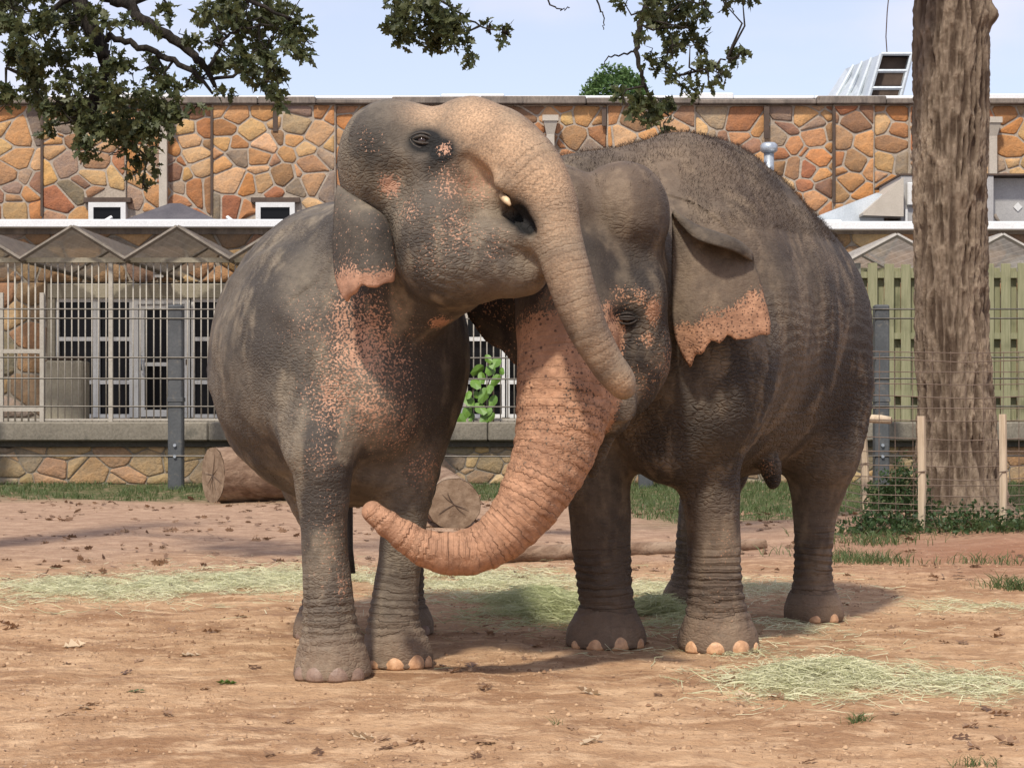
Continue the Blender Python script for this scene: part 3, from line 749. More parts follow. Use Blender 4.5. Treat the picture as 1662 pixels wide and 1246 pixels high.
def twigs(t, q_all, cl, d, mat, seed):
    rng = np.random.default_rng(seed); pts = np.vstack([q[:,:3] for q in q_all]); m = MB()
    for px, py, r in cl:
        c = P(px, py, d); j = np.argmin(((pts-c)**2).sum(1)); a = pts[j]
        mid = (a+c)/2 + rng.normal(0, .05, 3); m.tube([a, mid, c], [.011,.008,.004], 5, False)
        for _ in range(3):
            e = c + rng.normal(0, 1, 3)*r*d/F_PX*.7; m.tube([c, (c+e)/2+rng.normal(0,.015,3), e], [.005,.004,.002], 4, False)
    o = m.build('twigs', mat, t, True); o['kind'] = 'stuff'

# ---------- big trunk on the right, whose boughs hang into the top of the picture
TD = 17.9
oak = empty('oak_tree', tuple(P(1552, 0, TD)[:2]) + (.1,)); tag(oak, 'large tree with thick furrowed trunk behind the wire mesh, boughs overhead', 'tree')
zs_ = np.array((-.1,.10,.25,.5,.9,1.5,2.4,3.6,5.2,7.0)); 
pxs = np.array((1556,1556,1556,1554,1553,1548,1543,1542,1545,1548)); rr = np.array((.70,.56,.46,.40,.375,.35,.335,.335,.355,.40))
nz_, na = 420, 200
Z = np.linspace(-.1, 7.0, nz_); CX = np.interp(Z, zs_, pxs); RR = np.interp(Z, zs_, rr)
ang = np.linspace(0, 2*math.pi, na, endpoint=False); ZZ, AA = np.meshgrid(Z, ang, indexing='ij')
pn = np.stack([np.cos(AA)*.37, np.sin(AA)*.37, ZZ*.16], -1).reshape(-1,3)
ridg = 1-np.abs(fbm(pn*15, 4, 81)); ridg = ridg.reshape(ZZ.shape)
lump = fbm(pn*np.array((3,3,5)), 3, 82).reshape(ZZ.shape)
flute = .10*np.sin(AA*5+1.3+.6*ZZ)*sstep(.8, 0, ZZ)
R2 = RR[:,None]*(1+.05*lump+flute) + .060*(ridg**3-.6) + .010*fbm(pn*60, 2, 83).reshape(ZZ.shape)
X = ((CX-831)*TD/F_PX)[:,None] + R2*np.cos(AA); Y = TD + R2*np.sin(AA)
for kx, kz, s in ((1570,3.35,.05), (1548,3.2,.04), (1600,4.95,.09)):
    g = np.exp(-(((X-(kx-831)*TD/F_PX)/.07)**2+((ZZ-kz)/.09)**2))*(Y < TD+.1); R2 = R2+s*g
X = ((CX-831)*TD/F_PX)[:,None] + R2*np.cos(AA); Y = TD + R2*np.sin(AA)
id_ = np.arange(nz_*na).reshape(nz_, na); nx_ = np.roll(id_, -1, 1)
q = np.stack([id_[:-1], nx_[:-1], nx_[1:], id_[1:]], -1).reshape(-1,4)
V = np.stack([X, Y, ZZ], -1).reshape(-1,3); O_ = np.array(oak.location)
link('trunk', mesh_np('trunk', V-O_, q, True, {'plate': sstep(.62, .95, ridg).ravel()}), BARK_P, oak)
D2 = 14.5
limb(oak, [(1548,-150,70,3.4), (1550,-300,66,3.4), (1560,-560,52,3.6), (1600,-900,34,4.0), (1650,-1200,14,4.4)], D2, BARK, 'upper_stem')
b0 = limb(oak, [(1545,-230,58,3.4), (1460,-330,42,2.0), (1300,-300,34,.8), (1180,-180,26), (1120,-80,18), (1040,-40,11), (990,-30,6)], D2, BARK_D)
b1 = limb(oak, [(1120,-80,8), (1060,-20,6), (1040,40,5), (1033,75,4.5), (1038,110,3.5), (1045,140,3), (1060,170,2)], D2, BARK_D)
b2 = limb(oak, [(1040,-40,8), (900,-60,7), (760,-45,6), (700,-20,4), (690,20,3), (720,50,2)], D2, BARK_D)
b3 = limb(oak, [(1045,95,3), (1080,110,2.5), (1120,120,2), (1180,95,1.5)], D2, BARK_D)
b4 = limb(oak, [(1033,80,2), (1010,90,1.5), (990,92,1.2), (977,106,.8)], D2, BARK_D, 'bare_twig')
b5 = limb(oak, [(965,-40,2), (972,10,1.4), (980,30,1), (979,50,.6)], D2, BARK_D, 'bare_twig')
b6 = limb(oak, [(880,-50,2), (895,5,1.4), (915,15,.9), (925,12,.5)], D2, BARK_D, 'bare_twig')
b7 = limb(oak, [(700,-10,2.5), (750,25,1.8), (785,45,1.4), (815,50,1)], D2, BARK_D)
CL2 = [(640,18,22),(668,15,30),(700,30,30),(662,42,24),(725,38,30),(742,62,22),(762,82,13),(755,52,12),(818,52,14),(700,60,20),(715,68,14),(795,38,8),(735,12,18),(672,60,12),
       (1050,12,22),(1090,18,32),(1112,45,22),(1072,45,20),(1092,72,18),(1120,75,15),(1056,88,15),(1135,103,13),(1162,112,16),(1190,95,15),(1205,84,9),(1112,130,15),(1130,150,12),(1062,160,20),(1092,172,16),(1030,178,20),(1012,155,12),
       (1077,200,9),(1045,192,14),(1142,8,16),(1205,-2,15),(1170,120,10),(1040,58,11),(1080,100,10),(1150,140,7),(1175,5,10),(1015,8,10)]
rng = np.random.default_rng(31)
scatter_leaves('leaves', cluster_points(CL2, D2, .165, rng, .4), .088, OAK, oak, 32)
twigs(oak, [b1,b2,b3,b0,b7], CL2, D2, BARK_D, 33)

# ---------- the other tree, trunk outside the picture on the left
D1 = 13.2
oak2 = empty('oak_tree', (-5.6, D1, 0)); tag(oak2, 'dark leafy oak boughs hanging over the stone building with crooked black limbs', 'tree')
m = MB(); q = catmull(np.array([(-5.6,D1,-.1,.5),(-5.6,D1,.6,.36),(-5.55,D1,3,.31),(-5.5,D1,5.5,.28),(-5.45,D1,8,.22)]), 6); m.tube(q[:,:3], list(q[:,3]), 14); m.build('trunk', BARK_D, oak2, True)
a0 = limb(oak2, [(-430,-480,34), (-260,-330,28), (-60,-180,22), (60,-90,18), (118,-20,14), (138,25,12.5), (158,65,12), (170,95,11.5), (172,120,10.5), (160,142,9.5), (152,165,9), (155,190,8.5), (162,207,7), (185,214,4)], D1, BARK_D)
a1 = limb(oak2, [(60,-90,13), (120,-40,12), (170,-8,11), (205,8,10), (240,38,9), (280,62,8.5), (315,90,7), (335,112,5.5), (350,140,3.5)], D1, BARK_D)
a2 = limb(oak2, [(160,62,6), (195,62,5.5), (235,78,5.5), (280,100,5), (320,122,4), (345,150,2)], D1, BARK_D)
a3 = limb(oak2, [(340,110,3), (355,80,3), (375,55,2.5), (420,40,2)], D1, BARK_D)
a4 = limb(oak2, [(185,214,4), (215,200,2.5), (250,192,2), (290,186,1.5)], D1, BARK_D)
a5 = limb(oak2, [(118,-10,6), (70,30,4), (30,60,3), (10,110,2)], D1, BARK_D)
a6 = limb(oak2, [(345,130,3), (400,120,2.5), (445,140,1.5)], D1, BARK_D)
a7 = limb(oak2, [(205,8,6), (300,-20,5), (400,0,4), (470,30,2)], D1, BARK_D)
CL1 = [(20,15,38),(70,22,40),(112,38,30),(60,66,34),(18,92,20),(98,88,28),(135,70,20),(190,42,18),(176,96,24),(130,128,28),(62,152,24),(14,165,26),(92,165,32),(150,158,32),(200,150,34),(242,108,22),(262,135,18),(228,182,34),(182,200,34),(132,212,24),
       (142,245,18),(200,245,24),(242,215,26),(288,190,18),(222,278,12),(72,206,14),(302,58,16),(342,28,24),(384,48,34),(424,28,40),(470,28,32),(482,66,20),(432,78,34),(380,98,28),(442,108,20),(452,140,15),(408,122,16),(330,128,14),(356,146,12),
       (320,172,8),(270,16,14),(250,40,8),(300,142,8),(458,158,9),(232,298,7),(232,258,11),(40,120,14),(160,20,16),(215,120,16),(110,190,20),(265,165,14),(28,40,26),(160,180,24),(250,245,9),(455,50,26),(400,15,28),(365,75,20)]
rng = np.random.default_rng(41)
scatter_leaves('leaves', cluster_points(CL1, D1, .150, rng, .45), .086, OAK, oak2, 42)
twigs(oak2, [a0[20:],a1[15:],a2,a3,a4,a5,a6,a7], CL1, D1, BARK_D, 43)

# ---------- round treetop beyond the roof
d = 62.0; ft = empty('round_tree', (xx(1000,d), d, 0)); tag(ft, 'small round green treetop showing above the roof line behind the building', 'tree')
rng = np.random.default_rng(51); n = 5200
u = rng.normal(0,1,(n,3)); u /= np.linalg.norm(u, axis=1)[:,None]; r = rng.uniform(.5,1,n)**.5
c = P(1000,160,d); lump = 1+.28*fbm(u*3.2, 2, 52)
pts = c + u*(r*lump)[:,None]*np.array((1.15,1.0,1.0)); 
scatter_leaves('crown', pts, .16, FARL, ft, 53, droop=0)
MB().tube([(xx(1000,d), d, 0), (xx(1000,d)+.1, d, 4), (xx(998,d), d, zx(150,d))], [.28,.2,.06], 10).build('trunk', BARK_D, ft, True)

# ------------------------------------------------------------------ logs and poles
def log_mat(name, a, b, c3, ang):
    m = NM(name); r = m.map(rot=(0,0,-ang)); f = m.noise(9, 6, .7, m.map((.12,1,1), r), .4); g = m.noise(34, 5, .7, m.map((.2,1,1), r))
    c = m.mix(m.ramp(f, .36, .62), a, b); c = m.mix(m.ramp(m.noise(2.2, 5, .65, m.map((.5,1,1), r)), .48, .66, 0, .75), c, c3)
    c = m.mix(m.ramp(g, .48, .7, 0, .5), c, tuple(x*.45 for x in a)); m.color(c).rough(.92).spec(.12)
    m.bump(m.math('ADD', m.math('MULTIPLY', f, .03), m.math('MULTIPLY', g, .012)), 1.0, .7); return m.m
LOGW = log_mat('barkless_log', (.17,.105,.068), (.29,.195,.13), (.36,.265,.185), math.atan2(2.4,1.5))
m = NM('sawn_log_end'); v = m.pos(); wv = m.noise(4, 4, .6)
c = m.mix(m.ramp(m.noise(9, 5, .65), .35, .65), (.20,.135,.088), (.30,.215,.145)); c = m.mix(m.ramp(m.noise(3, 5), .5, .7, 0, .6), c, (.12,.08,.055)); m.color(c).rough(.92).spec(.1).bump(m.noise(30, 5, .7), .01); CUT = m.m
def log_thing(name, label, a, b, ra, rb, seed, lump=.06, cut=True, na=64, nl=150):
    a, b = np.array(a), np.array(b); t = empty(name, tuple((a+b)/2*np.array((1,1,0)))); tag(t, label, 'log')
    ax = (b-a)/np.linalg.norm(b-a); sd = np.cross(ax, (0,0,1.)); sd /= np.linalg.norm(sd); up = np.cross(sd, ax)
    u = np.linspace(0, 1, nl); an = np.linspace(0, 2*math.pi, na, endpoint=False); U, A_ = np.meshgrid(u, an, indexing='ij')
    Ln = np.linalg.norm(b-a); R0 = ra+(rb-ra)*U
    pn = np.stack([np.cos(A_)*R0, np.sin(A_)*R0, U*Ln*.35], -1).reshape(-1,3)
    R_ = R0*(1+lump*fbm(pn*3, 3, seed).reshape(U.shape)) + .05*R0*(1-np.abs(fbm(pn*9/max(ra,.1)*.3, 4, seed+1))).reshape(U.shape)**4
    V = a+ax*(U*Ln)[...,None] + sd*(R_*np.cos(A_))[...,None] + up*(R_*np.sin(A_))[...,None]
    w_ = np.array(t.location); id_ = np.arange(nl*na).reshape(nl, na); nx_ = np.roll(id_, -1, 1)
    q = np.stack([id_[:-1], nx_[:-1], nx_[1:], id_[1:]], -1).reshape(-1,4)
    link('log_side', mesh_np('log_side', V.reshape(-1,3)-w_, q), LOGW, t)
    for e, s in ((0,-1), (-1,1)):
        ring = V[e]; c = ring.mean(0); V2 = [c+ax*s*.004-w_]
        for k in (.35,.7,.985):
            ro = (1+.0*an); V2 += list(c + (ring-c)*k + ax*s*(.006-.012*np.abs(fbm(np.stack([np.cos(an)*k*3, np.sin(an)*k*3, 0*an+s], -1), 2, seed+5)))[:,None] - w_)
        T = [(0, 1+i, 1+(i+1) % na) for i in range(na)]; Qd = [(1+j*na+i, 1+(j+1)*na+i, 1+(j+1)*na+(i+1) % na, 1+j*na+(i+1) % na) for j in range(2) for i in range(na)]
        link('cut_end', mesh_np('cut_end', V2, [np.array(T), np.array(Qd)]), CUT, t)
        ck = MB()
        rr_ = random.Random(seed)
        for i in range(8):
            g = rr_.uniform(0, 6.28); p0 = c+ax*s*.008; p1 = c + (sd*math.cos(g)+up*math.sin(g))*(ra if e == 0 else rb)*rr_.uniform(.5,.9) + ax*s*.008
            ck.tube([p0, (p0+p1)/2+sd*.01, p1], [.0035,.003,.001], 4)
        ck.build('crack', BROWNM, t)
    return t
log_thing('felled_log', 'big barkless felled log lying across the yard behind the speckled elephant', (xx(346,22.4), 22.4, .32), (xx(590,23.5), 23.5, .29), .34, .30, 91)
log_thing('felled_log', 'log showing its round sawn end between the elephant trunk and legs', (xx(700,20.6), 20.6, .25), (xx(737,17.9), 17.9, .235), .27, .245, 93)
d1, d2 = 14.3, 15.4
log_thing('fallen_pole', 'long thin barkless pole lying on the dirt behind the brown elephant', (xx(800,d1), d1, .055), (xx(1240,d2), d2, .05), .065, .045, 95, .12, na=16, nl=60)

# ------------------------------------------------------------------ wire mesh round the trunk
WIRE = worn('rusty_wire', (.16,.115,.085), (.22,.16,.12), 8, .6, .001, 40, .3, .3)
STAKE = plank_mat('pale_stake', (.44,.34,.23), (.56,.45,.32))
wm = empty('wire_mesh_guard', (xx(1540,16.3), 16.3, .1)); tag(wm, 'rusty welded wire mesh guard standing round the big tree trunk', 'wire mesh')
d = 16.3; xl, xr, zlo, zhi = xx(1388,d), xx(1740,d), .06, zx(570,d)
hz_ = [zlo+.02, .10, .16, .22, .28, .35, .42, .50, .58, .68, .80, .93, 1.08, 1.18, 1.30, 1.40, 1.50, 1.62, zhi]
for i, z in enumerate(hz_):
    s = .02*math.sin(i*2.1)
    m = MB(); m.tube([(xl-.1, 19.2, z), (xl, d+.5, z+s*.5), (xl+.05, d, z), ((xl+xr)/2, d-.03, z-.02+s), (xr, d, z)], .0042, 4); m.build('wire', WIRE, wm)
x = xl+.05
while x < xr:
    m = MB(); m.tube([(x, d-.004, zlo-.05), (x+random.Random(int(x*100)).uniform(-.02,.02), d-.004, zhi)], .0032, 4); m.build('wire', WIRE, wm); x += .155
for y in np.arange(16.6, 19.2, .35): m = MB(); m.tube([(xl-.02-.03*(y-16.3), y, zlo-.05), (xl-.02-.03*(y-16.3), y, zhi)], .0032, 4); m.build('wire', WIRE, wm)
def stake(label, px, pyt, pyb, d, r, tilt=0):
    t = empty('wooden_stake', (xx(px,d), d, 0)); tag(t, label, 'stake', 'stakes holding the wire mesh')
    zb = float(gz(xx(px,d), d)); m = MB(); m.tube([(xx(px-tilt,d), d, zb-.06), (xx(px-tilt*.5,d)+.008, d, .5), (xx(px,d), d, zx(pyt,d))], [r*.8, r, r*.95], 7)
    m.build('shaft', STAKE, t)
    m = MB(); m.tube([(xx(px-tilt*.4,d)-r-.006, d-r-.004, .62), (xx(px-tilt*.4,d)+r+.006, d-r-.004, .63)], .006, 5); m.build('wire_tie', WIRE, t)
stake('pale bark-stripped stake in front of the tree trunk, left of its bright patch', 1495, 675, 862, 16.25, .038)
stake('pale stake at the right edge of the tree trunk', 1627, 672, 878, 16.25, .036)
stake('thin leaning pale stake between the brown elephant and the shrub', 1400, 690, 850, 18.2, .040, -6)
t = empty('wooden_rail', (xx(1426,17.6), 17.6, 1.0)); tag(t, 'short round wooden rail end sticking out behind the brown elephant', 'rail')
m = MB(); m.tube([P(1385,678,17.7), P(1405,679,17.65), P(1430,680,17.6), P(1446,682,17.58)], [.04,.042,.042,.036], 10); m.build('pole', STAKE, t, True)
m = MB(); m.tube([P(1446,682,17.578), P(1446.5,682,17.576)], [.034,.02], 10); m.build('sawn_end', CUT, t)

# ------------------------------------------------------------------ shrub, grass, hay, leaf litter
def shrub(label, px, py, d, w_, h_, n, seed, size=.05):
    t = empty('shrub', (xx(px,d), d, float(gz(xx(px,d), d)))); tag(t, label, 'shrub'); rng = np.random.default_rng(seed)
    u = rng.normal(0,1,(n,3)); u /= np.linalg.norm(u,axis=1)[:,None]; u[:,2] = np.abs(u[:,2])
    p = np.array(t.location)+u*(rng.uniform(.25,1,n)**.6*(1+.35*fbm(u*2.5,2,seed)))[:,None]*np.array((w_,w_*.7,h_))
    scatter_leaves('foliage', p, size, BUSH, t, seed+1, droop=-.2)
    m = MB()
    for i in range(9):
        e = p[rng.integers(n)]; b = np.array(t.location)+rng.normal(0,.04,3)*np.array((1,1,0)); m.tube([b, (b+e)/2+rng.normal(0,.03,3), e], [.010,.007,.003], 5)
    m.build('stems', STEM, t)
shrub('dark green leafy shrub growing through the mesh beside the trunk', 1462, 850, 16.9, .36, .62, 1500, 61)
shrub('low green weeds spreading at the foot of the mesh left of the trunk', 1425, 880, 16.2, .42, .22, 700, 64)
shrub('low tangled weeds at the trunk base right of the bark-stripped stake', 1585, 880, 16.2, .70, .22, 900, 67)
def blades(name, label, pts, ln, wd, mat, seed, lean=.5, flat=False, cat='grass', rise=None):
    """A mass of grass blades or hay stems, one mesh."""
    rng = np.random.default_rng(seed); n = len(pts)
    az = rng.uniform(0, 2*math.pi, n); h = np.stack([np.cos(az), np.sin(az), 0*az], 1)
    L_ = (ln*rng.uniform(.45, 1.3, n))[:,None]
    if flat:
        el = rng.normal(.0, .16, n); g = h*np.cos(el)[:,None] + np.array((0,0,1))*np.sin(el)[:,None]
        a = pts - g*L_*.5; b = pts + np.array((0,0,1))*L_*rng.uniform(-.02,.10,n)[:,None] + rng.normal(0,.06,(n,3))*L_; c = pts + g*L_*.5
        lowz = gz(a[:,0], a[:,1])+.004; a[:,2] = np.maximum(a[:,2], lowz); lowz = gz(c[:,0], c[:,1])+.004; c[:,2] = np.maximum(c[:,2], lowz)
    else:
        g = np.array((0,0,1.)) + h*rng.uniform(.05, lean, n)[:,None]; g /= np.linalg.norm(g,axis=1)[:,None]
        a = pts; b = pts + g*L_*.55; c = pts + (g + h*.35)*L_*.95
    sd = np.cross(c-a, rng.normal(0,1,(n,3))); sd /= np.linalg.norm(sd,axis=1)[:,None]+1e-9; sd *= wd*rng.uniform(.6,1.3,n)[:,None]
    V = np.stack([a-sd, a+sd, b+sd*.85, b-sd*.85, c], 1).reshape(-1,3); o = np.arange(n)*5
    ob = link(name, mesh_np(name, V, [np.stack([o,o+1,o+2,o+3],1), np.stack([o+3,o+2,o+4],1)], False, {'rnd': np.repeat(rng.random(n),5)}), mat)
    return tag(ob, label, cat, kind='stuff')
GRASS = leaf_mat('lawn_grass', (.060,.092,.030), (.125,.160,.058), .3)
HAYM = leaf_mat('hay_stem', (.43,.43,.23), (.70,.67,.44), .2)
HAY_SHADED = leaf_mat('shaded_hay_stem', (.30,.33,.15), (.54,.54,.31), .2)  # darker hay copy: the elephants' shade is put into its colour
rng = np.random.default_rng(71)
def on_ground(x, y, dz=0): return np.stack([x, y, gz(x, y)+dz], 1)
# lawn strip along the terrace
x = rng.uniform(-9.5, 9.5, 60000); y = rng.uniform(17.5, 26.85, 60000)
g = fbm(np.stack([x,y,0*x],1)*.8, 3, 74); g2 = fbm(np.stack([x,y,0*x],1)*2.2, 2, 75)
keep = ((y+1.2*g > 22.9) | ((y+1.4*g > 18.1) & (x+.6*g > 1.1))) & (g2 > np.where(x < .5, -.05, -.42)) & ~((x > 3.9) & (y < 19.0))
blades('lawn_grass', 'short green lawn grass growing along the foot of the terrace wall', on_ground(x[keep], y[keep]), .075, .0045, GRASS, 72)
# tufts on the mound and in the yard
tx = []; 
for px, py, rx, ry, n in ((1400,915,.30,.22,420), (1560,880,.9,.25,600), (1640,880,.4,.3,700), (1650,955,.18,.12,260), (1600,920,.25,.12,110), (1420,890,.35,.25,320), (1300,905,.3,.2,70)):
    dd = ground_d(py); tx.append(np.stack([(px-831)*dd/F_PX + rng.normal(0,rx*.6,n), dd+rng.normal(0,ry*.6,n)], 1))
tx = np.vstack(tx); blades('grass_tufts', 'scattered green grass tufts around the mound and on the dirt', on_ground(tx[:,0], tx[:,1]), .10, .0035, GRASS, 73, .9)
tx = []
for px, py, rx, ry, n in ((1390,1174,.045,.03,70), (1580,1243,.08,.03,50), (905,1180,.02,.02,10)):
    dd = ground_d(py); tx.append(np.stack([(px-831)*dd/F_PX + rng.normal(0,rx*.6,n), dd+rng.normal(0,ry*.6,n)], 1))
tx = np.vstack(tx); blades('grass_sprigs', 'tiny green grass sprigs poking from the open dirt near the pale hay', on_ground(tx[:,0], tx[:,1]), .045, .0018, GRASS, 74, 1.4)
def hay(name, label, ids, per, mat, seed, ln=.16, pile=.05):
    rng = np.random.default_rng(seed); p = []
    for i in ids:
        cx, cy, rx, ry, wt = HAY[i]; n = int(per*wt*rx*ry*8); q = rng.normal(0, .62, (n,2))*np.where(rng.random(n) < .22, 1.9, 1.0)[:,None]; x = cx+q[:,0]*rx; y = cy+q[:,1]*ry
        clump = fbm(np.stack([x,y,0*x],1)*4.5, 2, 77); k = clump > -.28; x, y, q = x[k], y[k], q[k]
        hh = pile*wt*np.exp(-(q**2).sum(1)*1.2)*rng.random(len(x)); p.append(on_ground(x, y, .006+hh))
    return blades(name, label, np.vstack(p), ln, .0019, mat, seed+1, flat=True, cat='hay')
hay('scattered_hay', 'long drift of pale hay scattered on the dirt behind the elephants', [0,1,2,3,4,5,9,10], 1500, HAYM, 81, .15, .035)
hay('hay_heap', 'loose hay with shade in its colour heaped around the brown elephant’s front feet'.replace('’', "'"), [6,7,8], 4200, HAY_SHADED, 84, .18, .11)
hay('strewn_hay', 'thin pale hay strewn across the open dirt right of the brown elephant', [11,14,15,16,17,18], 1500, HAYM, 87, .14, .025)
hay('hay_mound', 'small bright heap of pale hay on the open dirt', [12,13], 6500, HAYM, 90, .15, .09)
# fallen leaves
def leaf_mesh(seed, curl):
    rng = np.random.default_rng(seed); o = LOBE.copy(); o[:,1] *= rng.uniform(.8,1.2); k = len(o)
    x, y = o[:,0]-.5, o[:,1]; z = curl*(np.abs(y)*1.2+ x*x*.7) + rng.normal(0,.02,k)
    V = np.vstack([np.stack([x,y,z],1), [[0,0,.02]], [[.25,0,.0]], [[-.25,0,.01]]]); T = []
    for i in range(k):
        j = (i+1) % k; c = k if abs(x[i]) < .14 else (k+1 if x[i] > 0 else k+2); T.append((i, j, c))
    T += [(4, k, k+2), (k+1, k, 4)]
    return mesh_np('dry_leaf', V, np.array(T), False, {'rnd': np.full(len(V), rng.random())})
DRY = leaf_mat('dry_leaf', (.11,.060,.034), (.33,.20,.115), .15); PALE = leaf_mat('pale_dry_leaf', (.46,.33,.20), (.62,.48,.32), .15); GREENL = leaf_mat('green_fallen_leaf', (.05,.11,.025), (.09,.15,.03), .15)
CRUMB = leaf_mat('dirt_crumb', (.16,.092,.055), (.52,.36,.24), .1)
meshes = {}
for k, mt in (('dry', DRY), ('pale', PALE), ('green', GREENL)):
    meshes[k] = [leaf_mesh(300+i, c) for i, c in enumerate((.12,.30,.45,.08,.55))]
    for me in meshes[k]: me.materials.append(mt)
def drop_leaf(px, py, size, kind, label, group, rr_):
    d = ground_d(py); x = xx(px, d); o = link('fallen_leaf', meshes[kind][rr_.randrange(5)])
    o.location = (x, d, float(gz(x, d))+.004); o.scale = (size,)*3
    o.rotation_euler = (rr_.uniform(-.35,.35), rr_.uniform(-.35,.35), rr_.uniform(0,6.28)); tag(o, label, 'leaf', group)
rr_ = random.Random(7)
for px, py in ((120,1046), (585,1207), (1190,1108), (140,1150), (310,1060), (955,1128), (960,1210), (1210,770+360)):
    drop_leaf(px, py, .13, 'pale', 'pale tan curled oak leaf lying on the open dirt', 'pale leaves on the dirt', rr_)
drop_leaf(367, 1107, .10, 'green', 'single fresh green leaf lying on the dirt, darker than the leaf in the pile', None, rr_)
drop_leaf(218, 1122, .11, 'green', 'green leaf at the end of a little heap of dry leaves', None, rr_)
n = 0; foot_px = [(539,1090,75),(645,1080,70),(983,1050,75),(1166,1055,75),(1320,1005,60)]
while n < 120:
    py = 870 + 370*rr_.random()**1.3; px = rr_.uniform(5, 1655)
    if any(abs(px-a) < c and abs(py-b) < 45 for a, b, c in foot_px): continue
    where = ('lying behind the elephants on the paler trodden dirt' if py < 960 else 'lying left of the speckled elephant on the open dirt' if px < 480 else
             'lying between the two elephants' if px < 900 and py < 1090 else 'lying beside the brown elephant and the strewn hay' if px > 900 else 'lying in front of the speckled elephant')
    drop_leaf(px, py, rr_.uniform(.06,.12), 'dry', 'small dry brown curled leaf '+where, 'dry brown leaves '+where, rr_); n += 1
rng = np.random.default_rng(95); n = 2600
x = rng.uniform(-6.5, 6.5, n); y = 12 + 11.5*rng.random(n)**.8; g = fbm(np.stack([x,y,0*x],1)*1.2, 2, 96); k = (g > -.05) & (np.abs(x) < y*.3)
pp = on_ground(x[k], y[k], .012)
ob = scatter_leaves('leaf_litter', pp, .10, DRY, None, 97, up=True); tag(ob, 'dark dry leaf litter scattered over the trodden dirt in the background', 'leaf litter', kind='stuff')
n = 6000; x = rng.uniform(-3.6, 3.8, n); y = 6.3+9*rng.random(n)**1.2; g = fbm(np.stack([x,y,0*x],1)*1.5, 2, 98); k = g > -.1
# clods of dirt
cn = 9000; x2 = rng.uniform(-3.4, 3.6, cn); y2 = 6.2+8*rng.random(cn)**1.4; g = fbm(np.stack([x2,y2,0*x2],1)*2.1, 3, 101); kk = (g > -.12)
cp = on_ground(x2[kk], y2[kk], .001); cn = len(cp); oc = np.array([(1,0,0),(0,1,0),(-1,0,0),(0,-1,0),(.5,.5,.8),(-.5,.4,.7),(0,-.6,.75)], float)
jit = oc[None]*rng.uniform(.6,1.3,(cn,7,3)); V = cp[:,None]+jit*(np.minimum(rng.lognormal(math.log(.0062), .5, cn), .013))[:,None,None]; bs = np.arange(cn)[:,None]*7
tri = np.array([(0,1,4),(1,5,4),(1,2,5),(2,3,6),(2,6,5),(3,0,6),(0,4,6),(4,5,6)]); T = (bs[:,:,None]+tri[None]).reshape(-1,3)
cl_m = NM('dirt_clod'); cl_m.color(cl_m.mix(cl_m.attr('rnd'), (.22,.122,.068), (.50,.33,.195))).rough(.95).spec(.1)
tag(link('dirt_clods', mesh_np('dirt_clods', V.reshape(-1,3), T, False, {'rnd': np.repeat(rng.random(cn), 7)}), cl_m.m), 'small clods of loose dirt strewn over the ground', 'dirt', kind='stuff')
ob = scatter_leaves('dirt_crumbs', on_ground(x[k], y[k], .004), .017, CRUMB, None, 99, up=True); tag(ob, 'tiny crumbs and chips of dry leaf strewn over the dirt', 'debris', kind='stuff')
